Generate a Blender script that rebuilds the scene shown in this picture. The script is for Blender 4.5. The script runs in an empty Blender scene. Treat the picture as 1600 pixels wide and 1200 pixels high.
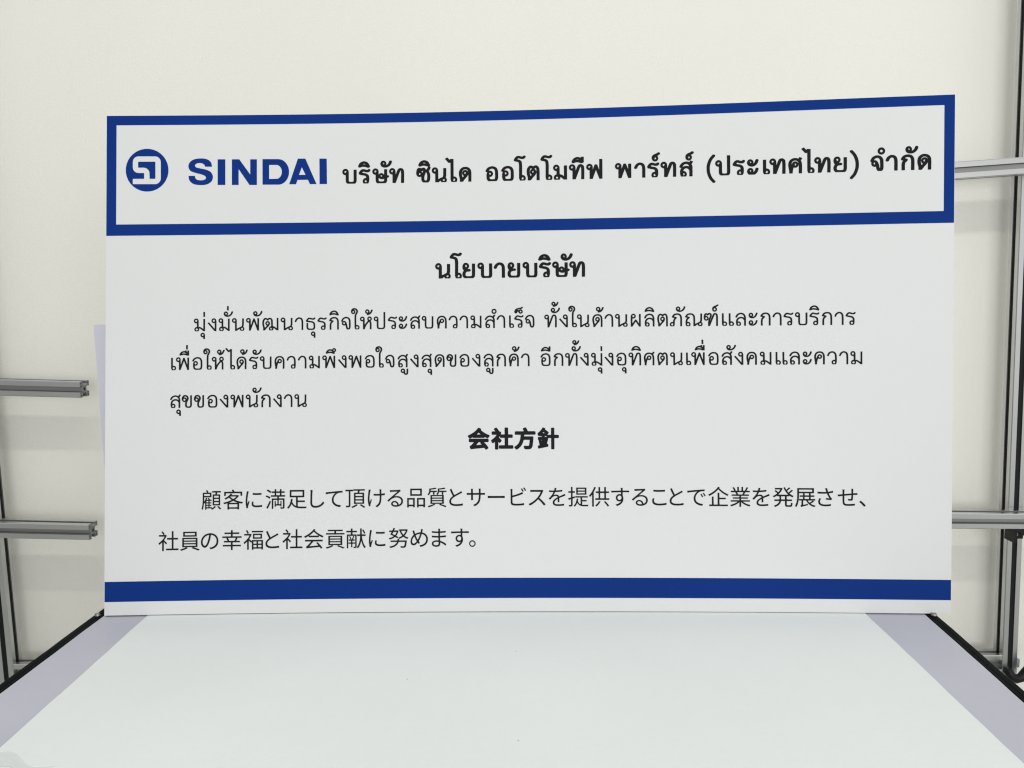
import bpy, bmesh, math
from mathutils import Vector, Matrix
from mathutils.geometry import delaunay_2d_cdt

S = bpy.context.scene
COL = S.collection
TZ = 0.75                                   # height of the bench top above the floor
R = math.radians

# ------------------------------------------------------------------ camera
cam = bpy.data.cameras.new("camera")
cam.sensor_width = 36.0
cam.lens = 1155.0 / 1600.0 * 36.0
cam.clip_start = 0.02
cam.clip_end = 60
co = bpy.data.objects.new("camera", cam)
COL.objects.link(co)
PITCH, ROLL = 0.12201, 0.01158
fwd = Vector((0, math.cos(PITCH), -math.sin(PITCH)))
right0 = Vector((1, 0, 0))
down0 = fwd.cross(right0)
right = right0 * math.cos(ROLL) + down0 * math.sin(ROLL)
up = -(-right0 * math.sin(ROLL) + down0 * math.cos(ROLL))
m = Matrix((right, up, -fwd)).transposed().to_4x4()
m.translation = Vector((0, 0, TZ + 0.3779))
co.matrix_world = m
S.camera = co

# ------------------------------------------------------------------ light of the room
w = bpy.data.worlds.new("World")
S.world = w
w.use_nodes = True
bg = w.node_tree.nodes["Background"]
bg.inputs[0].default_value = (0.985, 0.992, 0.988, 1)
# the bright side of the room is to the right and above, the left side is dimmer
nt = w.node_tree
tcw = nt.nodes.new("ShaderNodeTexCoord")
dot = nt.nodes.new("ShaderNodeVectorMath")
dot.operation = 'DOT_PRODUCT'
dot.inputs[1].default_value = (0.34, -0.05, 0.20)
nt.links.new(tcw.outputs["Generated"], dot.inputs[0])
add = nt.nodes.new("ShaderNodeMath")
add.operation = 'ADD'
add.inputs[1].default_value = 0.52
nt.links.new(dot.outputs["Value"], add.inputs[0])
nt.links.new(add.outputs[0], bg.inputs[1])

def tube(name, loc, sx, sy, power, col, rot=(0, 0, 0)):
    l = bpy.data.lights.new(name, 'AREA')
    l.shape = 'RECTANGLE'
    l.size, l.size_y = sx, sy
    l.energy = power
    l.color = col
    o = bpy.data.objects.new(name, l)
    o.location = loc
    o.rotation_euler = rot
    COL.objects.link(o)

tube("ceiling_lamp", (0.0, 0.12, TZ + 1.80), 2.6, 0.06, 13, (1.0, 0.985, 0.94))
tube("front_fill", (0.9, -2.6, TZ + 0.55), 2.4, 1.3, 42, (0.985, 0.995, 1.0), (R(90), 0, 0))  # unseen soft lamp behind the camera, added to fill the front

S.cycles.filter_width = 1.2
S.view_settings.view_transform = 'Standard'
S.view_settings.look = 'None'
S.view_settings.gamma = 1
S.view_settings.exposure = 0.165
S.view_settings.use_curve_mapping = False

# ------------------------------------------------------------------ helpers
def tag(o, label=None, cat=None, group=None, kind=None):
    if label: o["label"] = label
    if cat: o["category"] = cat
    if group: o["group"] = group
    if kind: o["kind"] = kind
    return o

def empty(name, loc, label, cat):
    o = bpy.data.objects.new(name, None)
    o.empty_display_size = 0.1
    o.location = loc
    COL.objects.link(o)
    return tag(o, label, cat)

def obj(name, bm, mat, parent=None, smooth=False):
    me = bpy.data.meshes.new(name)
    bm.normal_update()
    bm.to_mesh(me)
    bm.free()
    if smooth:
        for p in me.polygons: p.use_smooth = True
    me.materials.append(mat)
    o = bpy.data.objects.new(name, me)
    COL.objects.link(o)
    if parent:
        o.parent = parent
        o.matrix_parent_inverse = Matrix.Translation(-parent.location)
    return o

def prism(bm, pts, z0, z1):
    """closed prism over a polygon given counter-clockwise in x, y"""
    a = [bm.verts.new((x, y, z0)) for x, y in pts]
    b = [bm.verts.new((x, y, z1)) for x, y in pts]
    bm.faces.new(list(reversed(a)))
    bm.faces.new(b)
    n = len(pts)
    for i in range(n):
        bm.faces.new((a[i], a[(i + 1) % n], b[(i + 1) % n], b[i]))

def box(bm, x0, x1, y0, y1, z0, z1):
    prism(bm, [(x0, y0), (x1, y0), (x1, y1), (x0, y1)], z0, z1)

def triangulate(rings):
    """triangles of a flat shape made of outlines and holes (even-odd)"""
    vs, ed = [], []
    for r in rings:
        k = len(vs)
        vs += [Vector((p[0], p[1])) for p in r]
        ed += [(k + i, k + (i + 1) % len(r)) for i in range(len(r))]
    ov, oe, of, *_ = delaunay_2d_cdt(vs, ed, [], 0, 1e-7)
    out = []
    for f in of:
        cx = sum(ov[i].x for i in f) / len(f)
        cy = sum(ov[i].y for i in f) / len(f)
        ins = False
        for r in rings:
            n = len(r)
            for i in range(n):
                x0, y0 = r[i][0], r[i][1]
                x1, y1 = r[(i + 1) % n][0], r[(i + 1) % n][1]
                if (y0 > cy) != (y1 > cy) and cx < (x1 - x0) * (cy - y0) / (y1 - y0) + x0:
                    ins = not ins
        if ins: out.append(f)
    return [(v.x, v.y) for v in ov], out

def tubebm(bm, pts, r, n=12):
    pts = [Vector(p) for p in pts]
    rings = []
    for i, p in enumerate(pts):
        d = (pts[min(i + 1, len(pts) - 1)] - pts[max(i - 1, 0)]).normalized()
        a = d.orthogonal().normalized() if i == 0 else (a - d * a.dot(d)).normalized()
        b = d.cross(a)
        rings.append([bm.verts.new(p + (a * math.cos(t) + b * math.sin(t)) * r)
                      for t in [2 * math.pi * k / n for k in range(n)]])
    for q, s in zip(rings, rings[1:]):
        for k in range(n):
            bm.faces.new((q[k], q[(k + 1) % n], s[(k + 1) % n], s[k]))
    bm.faces.new(list(reversed(rings[0])))
    bm.faces.new(rings[-1])

# ------------------------------------------------------------------ materials
def mat(name, col, rough=0.5, metal=0.0, mottle=0.0, mscale=4.0, bump=0.0, bscale=300.0,
        spec=0.5, stretch=None, coat=0.0, detail=3.0, specks=0.0):
    mm = bpy.data.materials.new(name)
    mm.use_nodes = True
    nt = mm.node_tree
    bs = nt.nodes["Principled BSDF"]
    bs.inputs["Base Color"].default_value = (*col, 1)
    bs.inputs["Roughness"].default_value = rough
    bs.inputs["Metallic"].default_value = metal
    bs.inputs["Specular IOR Level"].default_value = spec
    bs.inputs["Coat Weight"].default_value = coat
    tc = nt.nodes.new("ShaderNodeTexCoord")
    src = tc.outputs["Object"]
    if stretch:
        mp = nt.nodes.new("ShaderNodeMapping")
        mp.inputs["Scale"].default_value = stretch
        nt.links.new(src, mp.inputs["Vector"])
        src = mp.outputs[0]
    cur = None
    if mottle:
        no = nt.nodes.new("ShaderNodeTexNoise")
        no.inputs["Scale"].default_value = mscale
        no.inputs["Detail"].default_value = detail
        nt.links.new(src, no.inputs["Vector"])
        rp = nt.nodes.new("ShaderNodeValToRGB")
        rp.color_ramp.elements[0].position = 0.3
        rp.color_ramp.elements[1].position = 0.7
        rp.color_ramp.elements[0].color = (*[c * (1 - mottle) for c in col], 1)
        rp.color_ramp.elements[1].color = (*[min(1, c * (1 + mottle)) for c in col], 1)
        nt.links.new(no.outputs["Fac"], rp.inputs[0])
        nt.links.new(rp.outputs[0], bs.inputs["Base Color"])
        cur = rp.outputs[0]
    if specks:
        vo = nt.nodes.new("ShaderNodeTexVoronoi")
        vo.voronoi_dimensions = '2D'
        vo.inputs["Scale"].default_value = 9.0
        nt.links.new(tc.outputs["Object"], vo.inputs["Vector"])
        lt = nt.nodes.new("ShaderNodeMath")
        lt.operation = 'LESS_THAN'
        lt.inputs[1].default_value = specks
        nt.links.new(vo.outputs["Distance"], lt.inputs[0])
        sel = nt.nodes.new("ShaderNodeSeparateColor")
        nt.links.new(vo.outputs["Color"], sel.inputs[0])
        few = nt.nodes.new("ShaderNodeMath")
        few.operation = 'LESS_THAN'
        few.inputs[1].default_value = 0.09
        nt.links.new(sel.outputs[0], few.inputs[0])
        both = nt.nodes.new("ShaderNodeMath")
        both.operation = 'MULTIPLY'
        nt.links.new(lt.outputs[0], both.inputs[0])
        nt.links.new(few.outputs[0], both.inputs[1])
        lt = both
        mx = nt.nodes.new("ShaderNodeMixRGB")
        mx.inputs[2].default_value = (0.16, 0.16, 0.16, 1)
        nt.links.new(lt.outputs[0], mx.inputs[0])
        nt.links.new(cur, mx.inputs[1])
        nt.links.new(mx.outputs[0], bs.inputs["Base Color"])
    if bump:
        nb = nt.nodes.new("ShaderNodeTexNoise")
        nb.inputs["Scale"].default_value = bscale
        nb.inputs["Detail"].default_value = 2.0
        nt.links.new(src, nb.inputs["Vector"])
        bp = nt.nodes.new("ShaderNodeBump")
        bp.inputs["Strength"].default_value = bump
        bp.inputs["Distance"].default_value = 0.001
        nt.links.new(nb.outputs["Fac"], bp.inputs["Height"])
        nt.links.new(bp.outputs[0], bs.inputs["Normal"])
    return mm

M_WALL = mat("wall_paint", (0.81, 0.802, 0.735), 0.75, mottle=0.012, mscale=3.0, bump=0.35, bscale=420)
M_FLOOR = mat("floor_vinyl", (0.42, 0.43, 0.40), 0.45, mottle=0.06, mscale=6)
M_BOARD = mat("board_print_white", (0.622, 0.632, 0.630), 0.46, mottle=0.013, mscale=2.6, bump=0.08, bscale=900, spec=0.16)
M_BLUE = mat("board_print_blue", (0.006, 0.030, 0.178), 0.55, mottle=0.05, mscale=5, bump=0.08, bscale=900, spec=0.03)
M_INK = mat("board_print_black", (0.0145, 0.0135, 0.0155), 0.5, mottle=0.12, mscale=9, spec=0.03)
M_PAPER = mat("white_paper", (0.680, 0.712, 0.704), 0.58, mottle=0.020, mscale=5, detail=6, bump=0.22, bscale=190, specks=0.0055)
M_LILAC = mat("lilac_film", (0.436, 0.441, 0.502), 0.5, mottle=0.035, mscale=7, detail=6, bump=0.22, bscale=120)
M_PANEL = mat("lilac_panel_film", (0.60, 0.595, 0.68), 0.5, mottle=0.02, mscale=5)
M_BLACK = mat("black_edge_trim", (0.004, 0.006, 0.006), 0.5, mottle=0.4, mscale=14, bump=0.5, bscale=40, spec=0.03)
M_PLASTIC = mat("black_plastic", (0.007, 0.007, 0.008), 0.42, bump=0.2, bscale=500, spec=0.25)
M_ALU = mat("anodised_aluminium", (0.56, 0.565, 0.56), 0.31, metal=0.95, mottle=0.05, mscale=6, bump=0.10, bscale=700)
M_CUT = mat("sawn_aluminium", (0.24, 0.25, 0.255), 0.45, metal=0.85, mottle=0.25, mscale=160, bump=0.3, bscale=900)
M_SLOT_SHADE = mat("slot_shade_aluminium", (0.34, 0.335, 0.33), 0.55, metal=0.9, mottle=0.06, mscale=9)  # darker copy of the aluminium, shade inside the slots put into its colour
M_SLOT_STRIP = mat("black_slot_strip", (0.010, 0.011, 0.011), 0.6, spec=0.2)  # for the strips added to blacken the post slots
M_STEEL = mat("zinc_steel", (0.30, 0.30, 0.29), 0.50, metal=1.0, mottle=0.1, mscale=300)
M_CLIP = mat("grey_clip_plastic", (0.30, 0.34, 0.40), 0.45)

# ------------------------------------------------------------------ the setting
YW = 1.455
bm = bmesh.new()
box(bm, -3.5, 3.5, YW, YW + 0.12, 0.0, 2.8)
tag(obj("wall", bm, M_WALL), "plain cream painted wall behind the racks", "wall", kind="structure")
bm = bmesh.new()
box(bm, -3.5, 3.5, -2.5, YW - 0.002, -0.05, 0.0)
tag(obj("floor", bm, M_FLOOR), "grey floor", "floor", kind="structure")

# ------------------------------------------------------------------ workbench with black edge trim
BZ = TZ - 0.0013                           # the bench top itself
def xl(y): return -0.4938 + 0.0310 * (y - 0.8456)          # left and right edges of the covered top
def xr(y): return 0.4807 + 0.0720 * (y - 0.8239)
YF, YB = 0.16, 1.27
bench = empty("workbench", (0, 0.7, 0), "workbench with a black edge trim under a lilac film", "workbench")
bm = bmesh.new()
prism(bm, [(xl(YF), YF), (xr(YF), YF), (xr(YB), YB), (xl(YB), YB)], BZ - 0.028, BZ - 0.0012)
obj("bench_top", bm, M_BLACK, bench)

def trim(side):
    """extruded edge profile: rounded lip, groove, and a skirt"""
    prof = [(0.0, -0.030), (0.0, 0.0003), (0.0008, 0.0006), (0.0046, 0.0004), (0.0054, 0.0009),
            (0.0106, 0.0009), (0.0117, 0.0003), (0.0122, -0.0012), (0.0122, -0.030)]
    b = bmesh.new()
    n = 46
    prev = None
    for i in range(n + 1):
        y = YF + (YB - YF) * i / n
        x0 = xl(y) if side < 0 else xr(y)
        wob = 0.0003 * math.sin(y * 41 + side) + 0.0002 * math.sin(y * 97)
        ring = [b.verts.new((x0 + side * (px + 0.0004 + (wob if px > 0.0045 else 0)), y, BZ + pz)) for px, pz in prof]
        if prev:
            for k in range(len(prof)):
                k2 = (k + 1) % len(prof)
                f = (prev[k], prev[k2], ring[k2], ring[k])
                b.faces.new(f if side > 0 else tuple(reversed(f)))
        else:
            b.faces.new(ring if side < 0 else list(reversed(ring)))
        prev = ring
    b.faces.new(prev if side > 0 else list(reversed(prev)))
    return b
for s in (-1, 1):
    obj("edge_trim", trim(s), M_BLACK, bench)
bm = bmesh.new()
prism(bm, [(xl(YB) - 0.012, YB + 0.0005), (xr(YB) + 0.012, YB + 0.0005), (xr(YB) + 0.012, YB + 0.012), (xl(YB) - 0.012, YB + 0.012)], BZ - 0.03, BZ + 0.001)
obj("edge_trim", bm, M_BLACK, bench)
for sx in (-1, 1):
    for y in (YF + 0.06, YB - 0.06):
        xc = (xl(y) if sx < 0 else xr(y)) - sx * 0.03
        bm = bmesh.new()
        box(bm, xc - 0.02, xc + 0.02, y - 0.02, y + 0.02, 0.001, BZ - 0.0285)
        bmesh.ops.bevel(bm, geom=bm.edges[:], offset=0.003, segments=2, affect='EDGES')
        obj("leg", bm, M_PLASTIC, bench)
def screw(x, y, z):
    b = bmesh.new()
    bmesh.ops.create_cone(b, cap_ends=True, segments=20, radius1=0.0034, radius2=0.0026, depth=0.0022,
                          matrix=Matrix.Translation((x, y, z + 0.0011)))
    top = [f for f in b.faces if f.normal.z > 0.9]
    r = bmesh.ops.inset_region(b, faces=top, thickness=0.0012)
    bmesh.ops.translate(b, verts=list({v for f in top for v in f.verts}), vec=(0, 0, -0.0009))
    obj("screw", b, M_STEEL, bench, smooth=False)
screw(-0.5005, 0.8475, BZ + 0.0016)
screw(0.4885, 0.8215, BZ + 0.0016)

# ------------------------------------------------------------------ lilac film over the bench, white paper on it
def sheet(name, f_left, f_right, y0, y1, z, mt, wave=0.0, nx=40, ny=60, fold=None, edge=0.0):
    b = bmesh.new()
    g = []
    for j in range(ny + 1):
        y = y0 + (y1 - y0) * j / ny
        row = []
        for i in range(nx + 1):
            t = i / nx
            e = edge * (math.sin(37 * y) + 0.6 * math.sin(83 * y + 1.0) + 0.4 * math.sin(161 * y))
            x = (f_left(y) + e) * (1 - t) + (f_right(y) + 0.8 * e) * t
            zz = z + wave * (0.5 + 0.5 * math.sin(7.0 * x + 3.0 * y) * math.cos(5.0 * y - 2.0 * x))
            if fold: zz += fold(x, y)
            row.append(b.verts.new((x, y, zz)))
        g.append(row)
    for j in range(ny):
        for i in range(nx):
            b.faces.new((g[j][i], g[j][i + 1], g[j + 1][i + 1], g[j + 1][i]))
    return obj(name, b, mt, smooth=True)
tag(sheet("table_film", lambda y: xl(y) + 0.0004, lambda y: xr(y) - 0.0004, YF, YB - 0.01, BZ + 0.0002, M_LILAC, 0.0003, ny=160, edge=0.00018),
    "lilac grey film covering the bench top, under the white paper", "table film")
tag(sheet("paper_sheet", lambda y: -0.4398 - 0.0066 * (y - 0.8451), lambda y: 0.4117 + 0.0227 * (y - 0.8266), 0.30, 0.93,
          BZ + 0.0011, M_PAPER, 0.0004, nx=60, ny=160, edge=0.00022),
    "large white paper sheet lying on the lilac film in front of the sign board", "paper")

# ------------------------------------------------------------------ crumpled clear plastic at the paper's near left corner
M_CLEAR = mat("clear_plastic", (0.66, 0.67, 0.65), 0.16, bump=0.25, bscale=60)
M_CLEAR.node_tree.nodes["Principled BSDF"].inputs["Alpha"].default_value = 0.20
bm = bmesh.new()
from mathutils import noise
NX, NY = 90, 60
g = []
for j in range(NY + 1):
    row = []
    for i in range(NX + 1):
        a, c = i / NX, j / NY
        x = -0.500 + 0.128 * a - 0.006 * math.sin(9 * c)
        y = 0.500 + (0.074 - 0.020 * abs(2 * a - 1.1) ** 1.5 + 0.006 * math.sin(13 * a)) * c
        p = Vector((x * 18, y * 40, 1.7))
        r = 1 - abs(noise.noise(p)) * 2.2
        r2 = 1 - abs(noise.noise(p * 2.3 + Vector((5, 2, 1)))) * 2.0
        ed = min(1, 4 * min(a, 1 - a, 1 - c) + 0.12)
        z = BZ + 0.0022 + ed * (0.0048 * max(0, r) ** 2 + 0.0016 * max(0, r2) ** 2)
        row.append(bm.verts.new((x, y, z)))
    g.append(row)
for j in range(NY):
    for i in range(NX):
        bm.faces.new((g[j][i], g[j][i + 1], g[j + 1][i + 1], g[j + 1][i]))
tag(obj("plastic_film", bm, M_CLEAR, smooth=True), "small crumpled piece of clear plastic at the near left corner of the paper", "plastic film")

# ------------------------------------------------------------------ lilac panel leaning behind the sign
PB = [(-0.5603, 0.9931, 0.0015), (0.4397, 0.9948, 0.0015), (0.4111, 1.045, 0.3407), (-0.5889, 1.045, 0.3407)]
bm = bmesh.new()
vs = []
for off in (0.0, 0.004):
    vs.append([bm.verts.new((x, y + off, TZ + z)) for x, y, z in PB])
bm.faces.new(vs[0])
bm.faces.new(list(reversed(vs[1])))
for i in range(4):
    bm.faces.new((vs[0][i], vs[1][i], vs[1][(i + 1) % 4], vs[0][(i + 1) % 4]))
bmesh.ops.recalc_face_normals(bm, faces=bm.faces[:])
tag(obj("backing_panel", bm, M_PANEL), "pale lilac panel leaning behind the left edge of the sign board", "panel")

# ------------------------------------------------------------------ aluminium racks
def slot_profile(w=0.030):
    """cross-section of a 30 mm T-slot extrusion as outline and holes"""
    h = w / 2
    s, lip, tw, dp = 0.0050, 0.0018, 0.0074, 0.0088      # half slot, lip, half inner width, depth
    c = 0.0012
    q = [(h - c, -h), (h, -h + c)]                       # bottom right corner, then up the right side
    side = [(h, -s), (h - lip, -s), (h - lip, -tw), (h - lip - 0.0016, -tw), (h - dp, -0.0040),
            (h - dp, 0.0040), (h - lip - 0.0016, tw), (h - lip, tw), (h - lip, s), (h, s)]
    quarter = q + side
    out = []
    for k in range(4):
        a = math.pi / 2 * k
        out += [(x * math.cos(a) - y * math.sin(a), x * math.sin(a) + y * math.cos(a)) for x, y in quarter]
    hole = [(0.0034 * math.cos(t), 0.0034 * math.sin(t)) for t in [2 * math.pi * i / 16 for i in range(16)]]
    holes = [hole]
    for sx in (-1, 1):
        for sy in (-1, 1):
            cx, cy, r = sx * 0.0112, sy * 0.0112, 0.0016
            holes.append([(cx + r * math.cos(t), cy + r * math.sin(t)) for t in [2 * math.pi * i / 8 for i in range(8)]])
    return [out] + holes
PROFILE = slot_profile()
def extrusion(name, a, b_, parent):
    """one length of profile from point a to b_"""
    a, b_ = Vector(a), Vector(b_)
    d = (b_ - a).normalized()
    side = Vector((0, 1, 0))
    side = (side - d * side.dot(d)).normalized()
    third = d.cross(side)
    b = bmesh.new()
    pts, tris = triangulate(PROFILE)
    for p0, flip in ((a, True), (b_, False)):
        vs = [b.verts.new(p0 + side * x + third * y) for x, y in pts]
        for f in tris:
            ff = b.faces.new([vs[i] for i in f])
            ff.material_index = 1
    for ring in PROFILE:
        n = len(ring)
        A = [b.verts.new(a + side * x + third * y) for x, y in ring]
        B = [b.verts.new(b_ + side * x + third * y) for x, y in ring]
        for i in range(n):
            fc = b.faces.new((A[i], A[(i + 1) % n], B[(i + 1) % n], B[i]))
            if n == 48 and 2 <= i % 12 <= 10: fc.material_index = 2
    bmesh.ops.remove_doubles(b, verts=b.verts[:], dist=1e-6)
    bmesh.ops.recalc_face_normals(b, faces=b.faces[:])
    o = obj(name, b, M_ALU, parent)
    o.data.materials.append(M_CUT)
    o.data.materials.append(M_SLOT_SHADE)
    return o

lr = empty("aluminium_rack", (-1.0125, 1.405, 0), "aluminium profile rack with two open-ended rails left of the sign board", "rack")
lr["group"] = "aluminium profile racks along the wall"
extrusion("post", (-1.0125, 1.405, 0.012), (-1.0125, 1.405, TZ + 1.30), lr)
def slot_dark_strip(a, b_, n, parent, zmax=None):
    """black strip added in the slot of a post to darken it, on the side facing n"""
    a, b_, n = Vector(a), Vector(b_), Vector(n)
    t = (b_ - a).normalized().cross(n)
    b = bmesh.new()
    va = [[b.verts.new(p + n * d + t * s_) for d, s_ in ((0.0128, -0.0048), (0.0128, 0.0048), (0.0098, 0.0048), (0.0098, -0.0048))] for p in (a, b_)]
    b.faces.new(va[0]); b.faces.new(list(reversed(va[1])))
    for i in range(4): b.faces.new((va[0][i], va[1][i], va[1][(i + 1) % 4], va[0][(i + 1) % 4]))
    bmesh.ops.recalc_face_normals(b, faces=b.faces[:])
    obj("slot_dark_strip", b, M_SLOT_STRIP, parent)
pa, pb = (-1.0125, 1.405, 0.02), (-1.0125, 1.405, TZ + 1.29)
slot_dark_strip(pa, pb, (1, 0, 0), lr)
slot_dark_strip(pa, pb, (0, -1, 0), lr)
def zline(x0, z0, sl): return lambda x: TZ + z0 + sl * (x - x0)
f = zline(-0.801, 0.2095, -0.0378)
extrusion("rail", (-1.30, 1.375, f(-1.30)), (-0.801, 1.375, f(-0.801)), lr)
f = zline(-0.807, -0.0638, -0.036)
extrusion("rail", (-1.30, 1.375, f(-1.30)), (-0.807, 1.375, f(-0.807)), lr)
extrusion("rail", (-0.997, 1.405, TZ - 0.357), (-0.55, 1.405, TZ - 0.357), lr)

rr = empty("aluminium_rack", (0.995, 1.405, 0), "aluminium profile rack with black brackets right of the sign board", "rack")
rr["group"] = "aluminium profile racks along the wall"
def px(z): return 0.979 - 0.0315 * (z + 0.222)
extrusion("post", (px(-0.738), 1.405, 0.012), (px(1.30), 1.405, TZ + 1.30), rr)
pa, pb = (px(-0.73), 1.405, 0.02), (px(1.29), 1.405, TZ + 1.29)
slot_dark_strip(pa, pb, (-1, 0, 0), rr)
slot_dark_strip(pa, pb, (0, -1, 0), rr)
f = zline(0.798, 0.5875, 0.0585)
extrusion("rail", (0.66, 1.375, f(0.66)), (1.25, 1.375, f(1.25)), rr)
f = zline(0.8317, -0.0609, -0.021)
extrusion("rail", (0.66, 1.375, f(0.66)), (1.25, 1.375, f(1.25)), rr)
extrusion("rail", (0.55, 1.405, TZ - 0.362), (px(-0.362) - 0.0152, 1.405, TZ - 0.362), rr)
# rubber feet under the posts
for par, x in ((lr, -1.0125), (rr, px(-0.745))):
    bm = bmesh.new()
    bmesh.ops.create_cone(bm, cap_ends=True, segments=24, radius1=0.020, radius2=0.016, depth=0.0115,
                          matrix=Matrix.Translation((x, 1.405, 0.0060)))
    obj("foot", bm, M_PLASTIC, par)
# cast corner bracket below the right-hand middle rail
bm = bmesh.new()
x0, zt = 0.953, TZ - 0.0795
box(bm, x0, x0 + 0.034, 1.3615, 1.3885, zt - 0.005, zt)
box(bm, x0 + 0.0, x0 + 0.006, 1.3615, 1.3885, zt - 0.026, zt - 0.0052)
box(bm, x0 + 0.0062, x0 + 0.034, 1.3845, 1.3885, zt - 0.026, zt - 0.0052)
b2 = [(x0 + 0.012, zt - 0.0052), (x0 + 0.034, zt - 0.0052), (x0 + 0.034, zt - 0.024)]
va = [bm.verts.new((x, 1.3617, z)) for x, z in b2]
vb = [bm.verts.new((x, 1.3660, z)) for x, z in b2]
bm.faces.new(va); bm.faces.new(list(reversed(vb)))
for i in range(3): bm.faces.new((va[i], vb[i], vb[(i + 1) % 3], va[(i + 1) % 3]))
bmesh.ops.recalc_face_normals(bm, faces=bm.faces[:])
br = obj("corner_bracket", bm, M_PLASTIC, rr)
bm = bmesh.new()
bmesh.ops.create_cone(bm, cap_ends=True, segments=6, radius1=0.0048, radius2=0.0048, depth=0.004,
                      matrix=Matrix.Translation((x0 + 0.017, 1.3825, zt - 0.016)) @ Matrix.Rotation(R(90), 4, 'X'))
obj("bolt", bm, M_STEEL, br)
# clamp lever low on the right-hand post and a grey cable clip above it
bm = bmesh.new()
tubebm(bm, [(0.9668, 1.3720, 0.3833), (0.9752, 1.3720, 0.3699), (0.9858, 1.3720, 0.3631), (0.9944, 1.3720, 0.3656), (1.0025, 1.3720, 0.3762), (1.0140, 1.3720, 0.3907), (1.0327, 1.3720, 0.4090)], 0.0085, 14)
obj("clamp_lever", bm, M_PLASTIC, rr, smooth=True)
bm = bmesh.new()
cx = px(-0.365) + 0.0155
for z0, z1, dx in ((-0.375, -0.357, 0.007), (-0.392, -0.3752, 0.003), (-0.408, -0.3922, 0.005)):
    box(bm, cx - 0.0005, cx + dx, 1.393, 1.415, TZ + z0, TZ + z1)
bmesh.ops.bevel(bm, geom=bm.edges[:], offset=0.0015, segments=2, affect='EDGES')
obj("cable_clip", bm, M_CLIP, rr)

# ------------------------------------------------------------------ the sign board
BX, BY, BYAW, BLEAN = 0.00918, 0.8335, -0.02159, 0.11899
BOW_T, BOW_B, ASY_T, ASY_B, TWIST, Q4, BH = 0.02283, 0.00917, -0.00453, -0.00094, -0.01634, -0.00677, 0.60113
EX = Vector((math.cos(BYAW), math.sin(BYAW), 0))
N0 = Vector((-math.sin(BYAW), math.cos(BYAW), 0))
UP = Vector((0, 0, 1)) * math.cos(BLEAN) + N0 * math.sin(BLEAN)
NB = N0 * math.cos(BLEAN) - Vector((0, 0, 1)) * math.sin(BLEAN)
def on_board(u, v, lift=0.0):
    """point of the bowed board: u across (-0.5..0.5), v up from its lower edge, lift towards the viewer"""
    t, s = v / BH, 2 * u
    bow = (BOW_B + (BOW_T - BOW_B) * t) * (1 - s * s) + (ASY_B + (ASY_T - ASY_B) * t) * s * (1 - s * s) \
        + TWIST * t * s + Q4 * t * s * s * (1 - s * s)
    return Vector((BX, BY, TZ + 0.0010)) + EX * u + UP * v + N0 * bow - NB * lift

board = empty("sign_board", (BX, BY, TZ), "white company policy board with blue frame and Thai and Japanese text", "sign")
TH = 0.005
bm = bmesh.new()
NU, NV = 80, 40
grid = {}
for lay, lf in ((0, 0.0), (1, -TH)):
    for j in range(NV + 1):
        for i in range(NU + 1):
            if lay == 0 or True:
                grid[lay, i, j] = bm.verts.new(on_board(-0.5 + i / NU, BH * j / NV, lf))
for j in range(NV):
    for i in range(NU):
        bm.faces.new([grid[0, a, c] for a, c in ((i, j), (i + 1, j), (i + 1, j + 1), (i, j + 1))])
        bm.faces.new([grid[1, a, c] for a, c in ((i, j), (i, j + 1), (i + 1, j + 1), (i + 1, j))])
for i in range(NU):
    bm.faces.new((grid[0, i, 0], grid[1, i, 0], grid[1, i + 1, 0], grid[0, i + 1, 0]))
    bm.faces.new((grid[0, i, NV], grid[0, i + 1, NV], grid[1, i + 1, NV], grid[1, i, NV]))
for j in range(NV):
    bm.faces.new((grid[0, 0, j], grid[0, 0, j + 1], grid[1, 0, j + 1], grid[1, 0, j]))
    bm.faces.new((grid[0, NU, j], grid[1, NU, j], grid[1, NU, j + 1], grid[0, NU, j + 1]))
bmesh.ops.recalc_face_normals(bm, faces=bm.faces[:])
bmesh.ops.split_edges(bm, edges=[e for e in bm.edges if e.calc_face_angle(0) > 1.0])
obj("panel", bm, M_BOARD, board, smooth=False)
for p in board.children[0].data.polygons: p.use_smooth = len(p.vertices) == 4 and p.area > 0.0001

LIFT = 0.00022
def band(bm, u0, u1, v0, v1):
    n = max(1, int((u1 - u0) * 80 + 0.5))
    mrows = max(1, int((v1 - v0) * 60 + 0.5))
    g = [[bm.verts.new(on_board(u0 + (u1 - u0) * i / n, v0 + (v1 - v0) * j / mrows, LIFT)) for i in range(n + 1)] for j in range(mrows + 1)]
    for j in range(mrows):
        for i in range(n):
            bm.faces.new((g[j][i], g[j][i + 1], g[j + 1][i + 1], g[j + 1][i]))
E0 = 0.0004
VH = 0.4548                                       # lower edge of the header frame
FI = (-0.48796, 0.48831, 0.46842, 0.58928)                                    # inner edges of the frame: left, right, bottom, top
bm = bmesh.new()
band(bm, -0.5 + E0, FI[0], VH, BH - E0)
band(bm, FI[1], 0.5 - E0, VH, BH - E0)
band(bm, FI[0], FI[1], VH, FI[2])
band(bm, FI[0], FI[1], FI[3], BH - E0)
obj("header_frame", bm, M_BLUE, board, smooth=True)
bm = bmesh.new()
band(bm, -0.5 + E0, 0.5 - E0, 0.01604, 0.0399)
obj("footer_stripe", bm, M_BLUE, board, smooth=True)

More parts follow.
